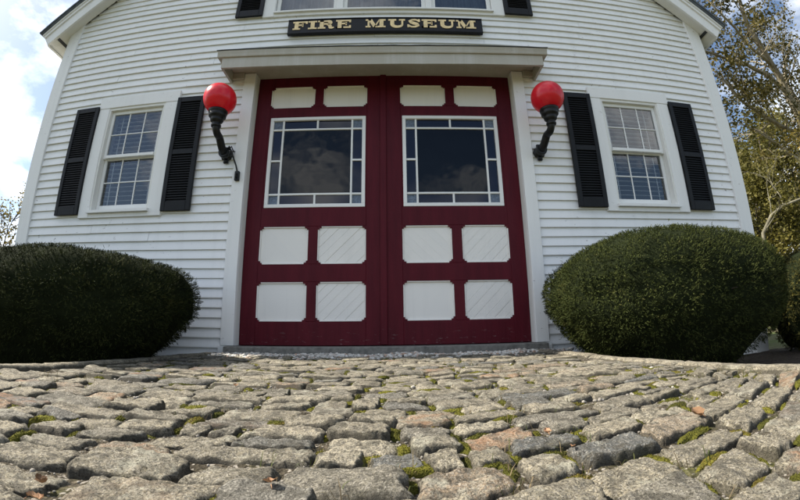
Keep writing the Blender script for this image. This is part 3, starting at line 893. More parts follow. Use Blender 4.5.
# ---------------------------------------------------------------- cobbles
rc = random.Random(21)
stones = MB(); stones.sm = True; hue = []
joints = []          # places for moss and grit
def warp(s, t):
    """layout space to ground: courses waver and fan out to the right"""
    x = s; y = t
    y += .035 * noise.noise((s * 1.1, t * .8, 3)) + .02 * noise.noise((s * 3.1, t * 2.3, 9))
    x += .045 * noise.noise((s * 1.3 + 7, t * 1.5, 1))
    near = min(max((-1.6 - t) / 1.2, 0), 1)
    y += near * (.42 * max(0, s - .22) ** 1.15 - .12 * max(0, -s - .25))
    return x, y
def add_stone(s0, s1, t0, t1):
    ctr = warp((s0 + s1) / 2, (t0 + t1) / 2)
    dist = math.hypot(ctr[0] - .07, ctr[1] + 3.476)
    if ctr[1] < Y_NEAR + .05: return
    if ctr[0] < edge_l(ctr[1]) + .03 or ctr[0] > edge_r(ctr[1]) - .03 or ctr[1] > -.25: return
    if ctr[1] < -3.7: nu, nv = 7, 6
    elif dist < 1.05: nu, nv = 34, 26
    elif dist < 1.6: nu, nv = 22, 16
    else: nu, nv = 13, 9
    j = .016
    cs = [[rc.uniform(-j, j), rc.uniform(-j, j)] for _ in range(4)]
    gap = rc.uniform(.0025, .0080)
    H = rc.uniform(.026, .038); lift = rc.gauss(0, .0048); tx, ty = rc.gauss(0, .04), rc.gauss(.02, .05)
    seed = rc.uniform(0, 500)
    round_ = rc.uniform(.12, .28); ex = rc.uniform(5, 11)
    tint = min(1, max(0, rc.gauss(.52, .27))); hv = rc.random()
    lx, ly = (s1 - s0) / 2, (t1 - t0) / 2
    cxs, cts = (s0 + s1) / 2, (t0 + t1) / 2
    rows = []
    def warp_u(u): return math.copysign(1 - (1 - abs(u)) ** 1.55, u)
    for jv in range(nv + 1):
        row = []
        v = warp_u(-1 + 2 * jv / nv)
        for iu in range(nu + 1):
            u = warp_u(-1 + 2 * iu / nu)
            m = max(abs(u), abs(v))
            # square to superellipse
            if m > 1e-6:
                nrm = (abs(u) ** ex + abs(v) ** ex) ** (1 / ex)
                kq = m / nrm
            else: kq = 1
            uu, vv = u * kq, v * kq
            wob = 1 + .15 * noise.noise((uu * 1.7 + seed, vv * 1.7, 0)) * m + .07 * noise.noise((uu * 5 + seed, vv * 5, 7)) * m + .03 * noise.noise((uu * 13 + seed, vv * 13, 7)) * m
            fu, fv = (uu + 1) / 2, (vv + 1) / 2
            ox = (cs[0][0] * (1 - fu) + cs[1][0] * fu) * (1 - fv) + (cs[2][0] * (1 - fu) + cs[3][0] * fu) * fv
            oy = (cs[0][1] * (1 - fu) + cs[1][1] * fu) * (1 - fv) + (cs[2][1] * (1 - fu) + cs[3][1] * fu) * fv
            x, y = warp(cxs + (lx - gap) * uu * wob + ox, cts + (ly - gap) * vv * wob + oy)
            d = 1 - m
            # edge distance in metres drives the shoulder
            edge = min(d * min(lx, ly) / (min(lx, ly) * round_), 1)
            sh_ = (1 - (1 - edge) ** 2.2) ** .66
            sh_ *= .95 + .05 * (1 - m * m)
            hgt = H * sh_
            rid = 1 - abs(noise.noise((x * 26, y * 26, seed + 3))) * 2
            hgt += (.0050 * noise.noise((x * 14, y * 14, seed)) + .0038 * noise.noise((x * 38, y * 38, seed)) - .0045 * max(0, rid) ** 3) * (0.3 + .7 * sh_)
            if dist < 1.7: hgt += (.0026 * noise.noise((x * 95, y * 95, seed)) + .0014 * noise.noise((x * 210, y * 210, seed))) * (.3 + .7 * sh_)
            if dist < 2.2: hgt += .0075 * (noise.voronoi((x * 30, y * 30, seed))[0][0] - .35) * (.35 + .65 * (1 - sh_ * .6))
            hgt += (tx * uu * lx + ty * vv * ly) * 1.0 + lift
            z = ground_z(y) - H + hgt
            if m > .985: z = min(z, ground_z(y) - .055)
            stones.cur = tint
            row.append(stones.vert((x, y, z))); hue.append(hv)
        rows.append(row)
    for a in range(nv):
        for b in range(nu): stones.face([rows[a][b], rows[a][b + 1], rows[a + 1][b + 1], rows[a + 1][b]])
    joints.append((s0, (t0 + t1) / 2, ly, 'v')); joints.append(((s0 + s1) / 2, t0, lx, 'h'))
t = Y_NEAR
while t < -.2:
    dep = rc.uniform(.088, .130)
    s = -2.3 + rc.uniform(0, .2)
    while s < 2.4:
        ln = rc.choice((rc.uniform(.13, .19), rc.uniform(.17, .28)))
        r = rc.random()
        if r < .10 and ln > .16:      # two small stones share a slot
            add_stone(s, s + ln * .5, t, t + dep); add_stone(s + ln * .5, s + ln, t, t + dep)
        else:
            add_stone(s, s + ln, t + rc.uniform(-.008, .008), t + dep + rc.uniform(-.008, .008))
        s += ln
    t += dep
cob = stones.build('cobbled_apron', M['granite'])
ha = cob.data.attributes.new('hue', 'FLOAT', 'POINT'); ha.data.foreach_set('value', hue)
tag(cob, kind='structure')

# kerbs: long granite slabs down both sides
def kerb(edge, sgn, lengths, y_start):
    k_ = MB(); k_.sm = True; hv = []
    y = y_start
    for L_ in lengths:
        y1 = y - L_ + .008; seed = random.uniform(0, 99); k_.cur = random.uniform(.55, .9)
        NL, NW = int(L_ / .025), 10
        top = .012 + random.uniform(-.004, .004)
        rows = []
        for i in range(NL + 1):
            yy = y + (y1 - y) * i / NL; row = []
            prof = [(-.005, -.12), (0, -.03), (.004, -.012), (.014, 0), (.04, .003), (.075, .003), (.098, 0), (.108, -.012), (.114, -.04), (.125, -.34)]
            for (w_, h_) in prof:
                endf = min(i, NL - i) 
                hh = h_ - (.010 if endf == 0 else 0)
                x = edge(yy) + sgn * (w_ - .012) + .006 * noise.noise((yy * 7, w_ * 20, seed))
                z = ground_z(yy) + top + hh + .005 * noise.noise((yy * 9, w_ * 30, seed)) + .0025 * noise.noise((yy * 35, w_ * 70, seed))
                if endf == 0 and h_ > -.1: z -= 0
                row.append(k_.vert((x, yy, z))); hv.append(.2)
            rows.append(row)
        for a, b in zip(rows, rows[1:]):
            for q in range(len(a) - 1):
                f_ = [a[q], a[q + 1], b[q + 1], b[q]]
                k_.face(f_ if sgn > 0 else f_[::-1])
        k_.face(rows[0] if sgn < 0 else rows[0][::-1]); k_.face(rows[-1][::-1] if sgn < 0 else rows[-1])
        y = y - L_
    o = k_.build('kerb', M['granite']); at = o.data.attributes.new('hue', 'FLOAT', 'POINT'); at.data.foreach_set('value', hv)
    tag(o, kind='structure')
random.seed(11)
kerb(edge_l, -1, [.75, .9, .7, 1.0, .8], -.08)
kerb(edge_r, 1, [.8, .75, .95, .8, .9], -.12)

# ---------------------------------------------------------------- pebbles by the sill, grit and moss in the joints
def pebble(mb, c, r, rr, sub=1):
    # a lumpy octahedral pebble
    n_ = 6 if sub == 0 else 9
    m_ = 3 if sub == 0 else 5
    sx, sy, sz = r * rr.uniform(.8, 1.3), r * rr.uniform(.7, 1.1), r * rr.uniform(.5, .85)
    a0 = rr.uniform(0, 6); rings = []; seed = rr.uniform(0, 99)
    for i in range(1, m_):
        ph = -PI / 2 + PI * i / m_; ring = []
        for k_ in range(n_):
            th = 2 * PI * k_ / n_
            d = Vector((math.cos(ph) * math.cos(th), math.cos(ph) * math.sin(th), math.sin(ph)))
            q = 1 + .35 * noise.noise((d.x * 1.4 + seed, d.y * 1.4, d.z * 1.4))
            x, y = d.x * sx * q, d.y * sy * q
            ring.append(mb.vert((c[0] + x * math.cos(a0) - y * math.sin(a0), c[1] + x * math.sin(a0) + y * math.cos(a0), c[2] + d.z * sz * q)))
        rings.append(ring)
    lo = mb.vert((c[0], c[1], c[2] - sz)); hi = mb.vert((c[0], c[1], c[2] + sz))
    for k_ in range(n_):
        mb.face([lo, rings[0][(k_ + 1) % n_], rings[0][k_]]); mb.face([hi, rings[-1][k_], rings[-1][(k_ + 1) % n_]])
    for a, b in zip(rings, rings[1:]):
        for k_ in range(n_): mb.face([a[k_], a[(k_ + 1) % n_], b[(k_ + 1) % n_], b[k_]])
n = NT('pale_gravel')
c = n.ramp(n.attr(), [(0, (.10, .09, .08)), (.3, (.24, .22, .19)), (.6, (.42, .40, .36)), (.85, (.62, .60, .56)), (1, (.40, .27, .20))])
c = n.mix(n.ramp(n.noise(120, 3, .6), [(.5, 0), (.7, .4)]), c, (.2, .18, .15))
M['gravel'] = n.done(n.bsdf(c, .8, .3))
rp = random.Random(5)
gv = MB(); gv.sm = True
for i in range(2600):
    y = -.12 - abs(rp.gauss(0, .12)); x = rp.uniform(-1.5, 1.62)
    if x > 1.3 and y < -.22: continue
    r = rp.uniform(.007, .019) * (1.25 if rp.random() < .12 else 1)
    gv.cur = min(1, max(0, rp.gauss(.66 + .08 * (x > 0), .22)))
    pebble(gv, (x, y, ground_z(y) - .020 + r * .4 + .040 * math.exp(-((y + .16) / .09) ** 2) * (.55 + .45 * noise.noise((x * 3, 0, 0)))), r, rp, 0)
tag(gv.build('gravel', M['gravel']), 'pale loose gravel heaped along the foot of the door sill', 'gravel', kind='stuff')
gr = MB(); gr.sm = True
for i in range(5200):
    (s, t_, L_, d) = rp.choice(joints)
    if d == 'h': s += rp.uniform(-L_, L_); t_ += rp.gauss(0, .008)
    else: t_ += rp.uniform(-L_, L_); s += rp.gauss(0, .008)
    x, y = warp(s, t_)
    dd = math.hypot(x - .07, y + 3.476)
    r = rp.uniform(.0018, .0050) if dd < 1.3 else rp.uniform(.003, .007)
    if rp.random() < .03: r *= 2
    gr.cur = min(.45, max(0, rp.gauss(.24, .15)))
    pebble(gr, (x, y, soil_h(x, y) + r * .3), r, rp, 0)
tag(gr.build('joint_grit', M['gravel']), 'coarse grit and small stones lying in the joints of the cobbles', 'grit', kind='stuff')

n = NT('moss')
b_ = n.noise(30, 4, .7)
c = n.ramp(n.attr(), [(0, (.026, .027, .008)), (.35, (.064, .064, .011)), (.72, (.125, .118, .017)), (1, (.10, .070, .020))])
c = n.mix(n.ramp(b_, [(.4, 0), (.7, .5)]), c, (.05, .05, .012))
M['moss'] = n.done(n.bsdf(c, .95, .1, n.bump(n.mix(.5, n.noise(160, 4, .7), n.voro(220)), .9, .008)))
ms = MB()
rm = random.Random(9)
def moss_clump(x, y, ax, ay, ang, h, tint):
    N = 15; seed = rm.uniform(0, 99); ca, sa = math.cos(ang), math.sin(ang)
    dist = math.hypot(x - .07, y + 3.476)
    rows = []
    z0 = soil_h(x, y)
    ms.sm = True
    for j in range(N + 1):
        row = []
        for i in range(N + 1):
            u, v = -1 + 2 * i / N, -1 + 2 * j / N
            r = math.hypot(u, v)
            lim = 1 + .35 * noise.noise((u * 1.5 + seed, v * 1.5, 0))
            f = max(0, 1 - (r / lim) ** 2)
            hh = h * f ** .5 * (1 + .35 * noise.noise((u * 2.6 + seed, v * 2.6, 3)) + .25 * noise.noise((u * 7 + seed, v * 7, 3))) if f > 0 else -.012
            px, py = u * ax, v * ay
            ms.cur = min(1, max(0, tint + .25 * noise.noise((u * 3 + seed, v * 3, 9))))
            row.append(ms.vert((x + px * ca - py * sa, y + px * sa + py * ca, z0 + hh - .004)))
        rows.append(row)
    for j in range(N):
        for i in range(N): ms.face([rows[j][i], rows[j][i + 1], rows[j + 1][i + 1], rows[j + 1][i]])
    ms.sm = False
    nb = int(300 if dist < 1.2 else 100)
    for q in range(nb):
        j, i = rm.randrange(1, N), rm.randrange(1, N)
        p = Vector(ms.v[rows[j][i]])
        if p.z < z0 + .002: continue
        p += Vector((rm.uniform(-ax, ax) / N, rm.uniform(-ay, ay) / N, 0)); w_ = rm.uniform(.0006, .0013) * (1 if dist < 1.2 else 2); l_ = rm.uniform(.0012, .0035)
        a = rm.uniform(0, 6.28); d = Vector((math.cos(a) * w_, math.sin(a) * w_, 0))
        ms.cur = min(1, max(0, tint + rm.uniform(-.25, .35)))
        ms.poly([p - d, p + d, p + Vector((rm.uniform(-.003, .003), rm.uniform(-.003, .003), l_))])
cnt = 0
for (s, t_, L_, d) in joints:
    x, y = warp(s, t_)
    if y < -3.5: continue
    dens = .5 + .9 * noise.noise((x * 1.1 + 3, y * 1.3, 2)) + (.18 if x > .35 else 0)
    if rm.random() > dens * 2.0: continue
    tint = min(.95, max(.1, rm.gauss(.5, .2)))
    ang = (math.atan2(warp(s + .02, t_)[1] - y, .02)) if d == 'h' else PI / 2
    ang += rm.gauss(0, .12)
    off = rm.uniform(-.5, .5) * L_
    ox, oy = (warp(s + off, t_) if d == 'h' else warp(s, t_ + off))
    moss_clump(ox, oy, rm.uniform(.03, .085) if d == 'h' else rm.uniform(.022, .05), rm.uniform(.010, .022), ang, rm.uniform(.008, .016), tint); cnt += 1
tag(ms.build('moss', M['moss']), 'yellow green moss cushions growing in the joints between cobbles', 'moss', kind='stuff')

# dead grass and blades in the joints, more on the right
gs = MB()
for i in range(2600):
    (s, t_, L_, d) = rm.choice(joints)
    if d == 'h': s += rm.uniform(-L_, L_)
    else: t_ += rm.uniform(-L_, L_)
    x, y = warp(s, t_)
    dn = noise.noise((x * 2.3 + 11, y * 2.3, 0)) + (.30 if x > .3 else -.05)
    if y > -.6 or y < -3.5 or dn < .12: continue
    for q in range(rm.randrange(2, 5)):
        l_ = rm.uniform(.012, .04); a = rm.uniform(0, 6.28); w_ = rm.uniform(.0006, .0012)
        p = Vector((x + rm.gauss(0, .008), y + rm.gauss(0, .006), soil_h(x, y)))
        dr = Vector((math.cos(a), math.sin(a), 0)); pr = Vector((-dr.y, dr.x, 0)) * w_
        gs.cur = rm.random()
        m_ = p + dr * l_ * .4 + Vector((0, 0, l_ * .7)); e_ = p + dr * l_ * rm.uniform(.7, 1.1) + Vector((0, 0, l_ * rm.uniform(.4, 1)))
        gs.poly([p - pr, p + pr, m_ + pr * .7, m_ - pr * .7]); gs.poly([m_ - pr * .7, m_ + pr * .7, e_])
M['dry'] = leafy('dry_grass', [(.04, .055, .013), (.07, .085, .018), (.13, .105, .05), (.17, .13, .07), (.13, .095, .055)], .8, .2)
tag(gs.build('joint_grass', M['dry']), 'dry and green grass blades sprouting between the cobbles', 'grass', kind='stuff')

# fallen leaves that can be told apart
M['leafy'] = leafy('dead_leaf', [(.07, .04, .022), (.14, .08, .042), (.22, .125, .065), (.36, .21, .12)], .7, .15)
def fallen_leaf(x, y, size, tint, label, up=.02, seed=0):
    m = MB(); rr = random.Random(seed); ang = rr.uniform(0, 6.28); m.sm = True
    z = max([v[2] for v in stones.v if abs(v[0] - x) < .012 and abs(v[1] - y) < .012] + [soil_h(x, y) + .004]) + up
    N = 10; rowsL = []
    for i in range(N + 1):
        f = i / N; wdt = size * .42 * math.sin(PI * min(1, f * 1.02)) ** .8 * (1 + .22 * math.sin(f * 19))
        row = []
        for k_ in (-1, -.5, 0, .5, 1):
            px, py = (f - .5) * size, k_ * wdt
            pz = .30 * size * (k_ * k_) * .6 + .12 * size * math.sin(f * 5 + seed) + .05 * size * rr.uniform(-1, 1)
            m.cur = min(1, max(0, tint + rr.uniform(-.12, .12)))
            row.append(m.vert((x + px * math.cos(ang) - py * math.sin(ang), y + px * math.sin(ang) + py * math.cos(ang), z + pz)))
        rowsL.append(row)
    for a, b in zip(rowsL, rowsL[1:]):
        for q in range(4): m.face([a[q], a[q + 1], b[q + 1], b[q]])
    m.tube([(x - .5 * size * math.cos(ang), y - .5 * size * math.sin(ang), z), (x - .8 * size * math.cos(ang), y - .8 * size * math.sin(ang), z - .004)], .0008, 5)
    o = m.build('fallen_leaf', M['leafy']); tag(o, label, 'leaf', 'fallen leaves on the cobbles')
LEAVES = []

# ------------------------------------------------------------------ clipped yews
YEW = leafy('yew_foliage', [(.008, .011, .004), (.022, .029, .008), (.038, .047, .013), (.056, .065, .018), (.082, .080, .026)], .75, .08, .07)
YEWK = leafy('dark_yew_foliage', [(.007, .009, .005), (.013, .017, .007), (.025, .031, .010), (.043, .050, .016), (.08, .075, .028)], .8, .06, .05)
YEWD = leafy('yew_shade_core', [(.008, .011, .005), (.016, .020, .009)], .95, 0, .03)  # near-black colour of the added core, keeps shrub insides dark
BARK = bark('yew_bark', (.030, .024, .018), (.075, .060, .045), 9)
def shrub(loc, rx, ry, prof, tufts, label, seed, skew=0.0, cut=None, name='clipped_yew', foliage=YEW, stems=9, lump=.075, tl=(.022, .05), base_spread=.22):
    rr = random.Random(seed)
    root = empty(name, loc, label, 'shrub')
    cx, cy, gz = loc
    def rad(h):
        for (a, ra), (b, rb) in zip(prof, prof[1:]):
            if a <= h <= b:
                f = (h - a) / (b - a + 1e-9); return ra + (rb - ra) * f
        return prof[-1][1] if h > prof[-1][0] else prof[0][1]
    hs = [p[0] for p in prof]
    def surf(h, th, k_=1.0):
        r = rad(h) * k_
        ln = 1 + lump * noise.noise((math.cos(th) * 1.5 + seed, math.sin(th) * 1.5, h * 2.2)) + lump * .5 * noise.noise((math.cos(th) * 4 + seed, math.sin(th) * 4, h * 6))
        c_ = math.cos(th); s_ = math.sin(th)
        # squarish plan
        e = 2.5; kq = 1 / (abs(c_) ** e + abs(s_) ** e) ** (1 / e)
        x = rx * r * ln * c_ * kq; y = ry * r * ln * s_ * kq
        return Vector((cx + x, cy + y, gz + h + skew * x + .02 * noise.noise((x * 2, y * 2, seed))))
    # cumulative area along the profile
    segs = []; tot = 0
    for (a, ra), (b, rb) in zip(prof, prof[1:]):
        A = math.hypot(b - a, (rb - ra) * (rx + ry) / 2) * (ra + rb) / 2; tot += A; segs.append((tot, a, b))
    fo = MB()
    for i in range(tufts):
        q = rr.random() * tot
        for (c_, a, b) in segs:
            if q <= c_: h = rr.uniform(a, b); break
        th = rr.uniform(0, 2 * PI)
        p = surf(h, th, 1)
        if cut and cut(p): continue
        p2 = surf(min(h + .02, hs[-1] - .0001), th); p3 = surf(h, th + .02)
        n_ = (p3 - p).cross(p2 - p)
        n_ = n_.normalized() if n_.length > 1e-9 else Vector((0, 0, 1))
        if n_.dot(p - Vector((cx, cy, gz + hs[-1] * .45))) < 0: n_ = -n_
        depth = rr.random() ** 2 * .07
        clump = noise.noise((p.x * 9, p.y * 9, p.z * 9 + seed))
        p = p - n_ * (depth + .022 * max(0, -clump * 2))
        base = .42 + .40 * clump + rr.uniform(-.22, .22)
        if rr.random() < .05: base += .35
        if p.z - gz < .30 * hs[-1] and rr.random() < .35: continue
        if rr.random() < .004: p = p + n_ * rr.uniform(.02, .05)      # a stray shoot
        axis = (n_ + Vector((rr.gauss(0, .45), rr.gauss(0, .45), rr.gauss(.12, .45)))).normalized()
        ref = Vector((rr.gauss(0, 1), rr.gauss(0, 1), rr.gauss(0, 1)))
        sd = axis.cross(ref).normalized(); L_ = rr.uniform(*tl)
        for k_ in range(5):
            f = .15 + .2 * k_
            o = p + axis * L_ * (f - .3)
            dr = (axis * .75 + sd * (1 if k_ % 2 else -1) * rr.uniform(.5, 1.0)).normalized()
            ll = L_ * rr.uniform(.42, .62)
            w_ = (axis.cross(sd) * rr.uniform(.3, 1) + sd * rr.uniform(-.6, .6)).normalized() * ll * .16
            fo.cur = min(1, max(0, base + rr.uniform(-.12, .12)))
            fo.poly([o - w_ * .6, o + w_ * .6, o + dr * ll * .6 + w_, o + dr * ll, o + dr * ll * .6 - w_])
    part(fo, 'foliage', foliage, root)
    co = MB(); co.sm = True; NR = 22; ks = 40; rows = []  # solid dark core added inside the shrub to keep light out
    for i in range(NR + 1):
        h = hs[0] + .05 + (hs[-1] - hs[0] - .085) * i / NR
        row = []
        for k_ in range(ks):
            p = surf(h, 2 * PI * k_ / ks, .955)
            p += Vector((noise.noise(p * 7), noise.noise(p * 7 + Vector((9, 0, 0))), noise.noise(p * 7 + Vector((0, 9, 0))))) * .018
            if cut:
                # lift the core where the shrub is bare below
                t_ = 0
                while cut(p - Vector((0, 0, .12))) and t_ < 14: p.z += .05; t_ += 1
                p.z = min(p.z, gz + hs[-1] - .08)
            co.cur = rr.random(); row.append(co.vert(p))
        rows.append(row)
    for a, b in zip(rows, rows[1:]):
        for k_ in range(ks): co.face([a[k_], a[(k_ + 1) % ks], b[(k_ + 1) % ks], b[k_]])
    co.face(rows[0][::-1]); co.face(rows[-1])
    part(co, 'shade_core', YEWD, root)
    sm = MB()
    for i in range(stems):
        a = 2 * PI * i / stems + rr.uniform(-.3, .3); b0 = Vector((cx + rx * .12 * math.cos(a), cy + ry * .12 * math.sin(a), gz - .06))
        rr2 = rr.uniform(.3, base_spread + .25)
        pts = [b0]
        for k_ in range(1, 6):
            f = k_ / 5
            pts.append(Vector((cx + rx * (.12 + (rr2) * f) * math.cos(a) + rr.gauss(0, .025), cy + ry * (.12 + rr2 * f) * math.sin(a) + rr.gauss(0, .025), gz - .06 + (hs[-1] * .62 + .06) * f ** .8)))
        sm.tube(pts, [.028 - .0035 * k_ for k_ in range(6)], 7)
        for q in range(7):
            k_ = rr.randrange(1, 5); p0 = pts[k_]; d = Vector((math.cos(a) + rr.gauss(0, .6), math.sin(a) + rr.gauss(0, .6), rr.uniform(-.1, .9))).normalized(); l_ = rr.uniform(.12, .38)
            sm.tube([p0, p0 + d * l_ * .5 + Vector((0, 0, rr.uniform(-.02, .03))), p0 + d * l_ + Vector((rr.gauss(0, .03), rr.gauss(0, .03), .03))], [.009, .006, .003], 5)
    part(sm, 'trunk', BARK, root)
    return root

SZ = -.46
PROF_L = [(.06, .44), (.14, .58), (.26, .74), (.38, .87), (.48, .955), (.57, 1.0), (.72, 1.0), (.81, .97), (.88, .92), (.935, .83), (.972, .70), (.995, .51), (1.007, .26), (1.011, 0)]
PROF_R = [(.08, .48), (.16, .62), (.28, .78), (.40, .90), (.50, .965), (.58, 1.0), (.74, 1.0), (.84, .97), (.92, .905), (1.0, .81), (1.07, .67), (1.12, .5), (1.15, .3), (1.165, 0)]
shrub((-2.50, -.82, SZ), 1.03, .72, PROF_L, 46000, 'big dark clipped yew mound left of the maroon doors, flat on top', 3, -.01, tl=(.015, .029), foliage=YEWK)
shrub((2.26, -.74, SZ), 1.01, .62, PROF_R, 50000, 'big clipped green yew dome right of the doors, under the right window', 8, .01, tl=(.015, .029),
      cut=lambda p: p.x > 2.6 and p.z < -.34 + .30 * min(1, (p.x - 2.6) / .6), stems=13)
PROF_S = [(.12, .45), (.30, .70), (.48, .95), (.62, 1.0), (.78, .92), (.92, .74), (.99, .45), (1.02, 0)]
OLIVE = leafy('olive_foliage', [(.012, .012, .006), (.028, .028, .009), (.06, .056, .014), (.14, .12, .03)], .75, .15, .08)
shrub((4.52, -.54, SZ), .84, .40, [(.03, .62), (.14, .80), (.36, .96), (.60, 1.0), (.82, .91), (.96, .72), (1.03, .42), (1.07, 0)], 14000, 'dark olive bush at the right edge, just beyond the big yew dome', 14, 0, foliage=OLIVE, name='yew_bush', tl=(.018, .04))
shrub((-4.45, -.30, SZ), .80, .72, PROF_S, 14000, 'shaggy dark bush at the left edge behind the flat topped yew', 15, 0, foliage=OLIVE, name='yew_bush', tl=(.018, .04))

# ------------------------------------------------------------------ trees
def leaf_quads(mb, p, n_, spread, size, rr, base):
    for i in range(n_):
        o = p + Vector((rr.gauss(0, spread), rr.gauss(0, spread), rr.gauss(0, spread * .8)))
        a = Vector((rr.gauss(0, 1), rr.gauss(0, 1), rr.gauss(0, .6))).normalized(); b = a.cross(Vector((rr.gauss(0, 1), rr.gauss(0, 1), rr.gauss(0, 1)))).normalized()
        s = size * rr.uniform(.6, 1.3); mb.cur = min(1, max(0, base + rr.uniform(-.2, .2)))
        mb.poly([o - a * s * .5, o + b * s * .32, o + a * s * .5, o - b * s * .32])
def grow(wood, tips, p, d, length, rad_, depth, rr, gnarl=.25, up=.1, nb=3, shrink=.68):
    n_ = 5; pts = [p]; dirs = []
    q = p.copy(); dd = d.copy()
    for i in range(n_):
        dd = (dd + Vector((rr.gauss(0, gnarl), rr.gauss(0, gnarl), rr.gauss(0, gnarl) + up)) * .5).normalized()
        q = q + dd * length / n_; pts.append(q.copy()); dirs.append(dd.copy())
    wood.tube(pts, [rad_ * (1 - .45 * i / n_) for i in range(n_ + 1)], 8 if rad_ > .05 else 5, caps=False)
    if depth == 0:
        for k_ in pts[2:]: tips.append(k_)
        return
    for i in range(nb):
        k_ = rr.randrange(2, n_ + 1)
        ax = Vector((rr.gauss(0, 1), rr.gauss(0, 1), rr.gauss(0, .7))).normalized()
        nd = (dirs[k_ - 1] + ax * .85).normalized()
        grow(wood, tips, pts[k_], nd, length * shrink * rr.uniform(.75, 1.2), rad_ * .52, depth - 1, rr, gnarl, up, nb, shrink)
    grow(wood, tips, pts[-1], dirs[-1], length * shrink, rad_ * .55, depth - 1, rr, gnarl, up, nb, shrink)
    if depth <= 2: tips.extend(pts[3:])
PALE = bark('pale_plane_bark', (.12, .10, .068), (.34, .295, .21), 2.2)
GREYB = bark('grey_green_bark', (.07, .065, .045), (.20, .185, .13), 4)
DARKB = bark('dark_tree_bark', (.035, .030, .024), (.10, .085, .065), 3)
BROWNL = leafy('russet_leaves', [(.022, .024, .008), (.052, .050, .013), (.10, .084, .021), (.18, .135, .030), (.26, .18, .04)], .6, .3)
GREENL = leafy('autumn_green_leaves', [(.04, .042, .011), (.085, .08, .018), (.15, .13, .028), (.22, .18, .04)], .6, .35)
YELL = leafy('ochre_leaves', [(.07, .058, .02), (.13, .105, .028), (.20, .155, .04), (.22, .13, .05)], .6, .35)

# the big spreading tree past the right corner: its limbs reach over towards the roof
rt = random.Random(31)
root = empty('spreading_tree', (17.9, 7, -.5), 'big spreading tree with pale limbs and russet leaves beyond the right corner', 'tree')
wd = MB(); tips = []
limbs = [
    ([(17.9, 7, -.7), (17.75, 7, 2.2), (17.67, 7, 4.08), (17.51, 7, 6.25), (16.9, 6.9, 7.6), (16.48, 6.8, 8.32), (15.87, 6.6, 9.55), (15.2, 6.4, 10.54), (14.61, 6.2, 11.6), (14.6, 6, 12.9)], .34, .07),
    ([(16.9, 6.9, 7.6), (16.71, 6.8, 8.5), (15.6, 6.6, 8.9), (14.51, 6.4, 9.05), (13.2, 6.2, 9.05), (11.83, 6, 8.94), (10.4, 5.8, 8.8)], .16, .03),
    ([(17.6, 7, 5.3), (17.0, 6.9, 6.5), (15.3, 6.8, 6.91), (14.3, 6.6, 7.0), (13.44, 6.5, 7.15), (12.41, 6.2, 7.5), (11.6, 6.1, 8.0)], .16, .03),
    ([(17.51, 7, 6.25), (17.91, 7.3, 8.48), (18.07, 7.6, 9.55), (18.71, 8, 10.9), (21.1, 8.2, 13.6)], .20, .06),
    ([(17.65, 7, 4.4), (16.6, 6.8, 5.2), (15.2, 6.6, 5.6), (14.0, 6.4, 5.7), (12.6, 6.3, 6.2)], .12, .025),
    ([(15.87, 6.6, 9.55), (14.6, 6.4, 10.0), (13.5, 6.2, 10.9), (12.6, 6.1, 12.0)], .10, .03),
    ([(17.7, 7, 4.2), (19, 6.4, 6), (20.5, 6, 8.5), (21.5, 5.6, 11)], .18, .05),
]
for pts, r0, r1 in limbs:
    sm = [Vector(q) for q in pts]
    for _ in range(2):
        new = [sm[0]]
        for u, v in zip(sm, sm[1:]): new += [u.lerp(v, .25), u.lerp(v, .75)]
        new.append(sm[-1]); sm = new
    sm = [q + Vector((noise.noise(q * .9), noise.noise(q * .9 + Vector((5, 0, 0))), noise.noise(q * .9 + Vector((0, 5, 0))))) * .14 for q in sm]
    nn = len(sm)
    wd.tube(sm, [r0 + (r1 - r0) * (i / (nn - 1)) ** .8 for i in range(nn)], 10, caps=False, wob=.1)
    for i in range(nn // 3, nn, 2):
        dd = (sm[min(i + 1, nn - 1)] - sm[i - 1]).normalized(); ax = Vector((rt.gauss(0, 1), rt.gauss(0, 1), rt.gauss(.2, .8))).normalized()
        if sm[i].z < 4.5: continue
        grow(wd, tips, sm[i], (dd * .7 + ax).normalized(), rt.uniform(.9, 1.9), max(.018, .3 * (r0 + (r1 - r0) * i / nn)), 2, rt, .35, .08, 2, .66)
part(wd, 'trunk', PALE, root)
lf = MB()
for p in tips:
    den = noise.noise(p * .45) + .25 * min(1, (p.z - 6.5) / 3)
    if p.z < 5.2 and rt.random() < .6: continue
    if den < -.08: continue
    leaf_quads(lf, p, rt.randrange(4, 9), .24, .15, rt, .40 + .35 * noise.noise(p * .5 + Vector((7, 0, 0))))
part(lf, 'crown', BROWNL, root)

def wood_tree(x, y, h, label, seed, leaf, bk, spread=.40, leaves=(6, 11), lsize=.18, base=.5, depth=3, first=.28, r0=None, nb=3):
    rr = random.Random(seed)
    root = empty('wood_tree', (x, y, -.5), label, 'tree', 'trees of the wood on the right')
    w = MB(); tips = []
    r0 = r0 or h * .016
    p = Vector((x, y, -.7)); pts = [p]; n_ = 9
    for i in range(n_):
        p = p + Vector((rr.gauss(0, .02) * h, rr.gauss(0, .02) * h, h * .9 / n_)); pts.append(p)
    w.tube(pts, [r0 * (1 - .8 * i / n_) for i in range(n_ + 1)], 9, caps=False, wob=.15)
    for i in range(n_ + 1):
        f = i / n_
        if f < first: continue
        for q in range(3):
            a = rr.uniform(0, 6.28); el = rr.uniform(.1, .9)
            grow(w, tips, pts[i], Vector((math.cos(a), math.sin(a), el)).normalized(), h * .17 * (1.25 - .6 * f), r0 * .30 * (1.15 - f * .8), depth - 1, rr, .3, .12, nb, .66)
    part(w, 'trunk', bk, root)
    l = MB()
    for p in tips:
        leaf_quads(l, p, rr.randrange(*leaves), spread, lsize, rr, base + .35 * noise.noise(p * .4))
    part(l, 'crown', leaf, root)
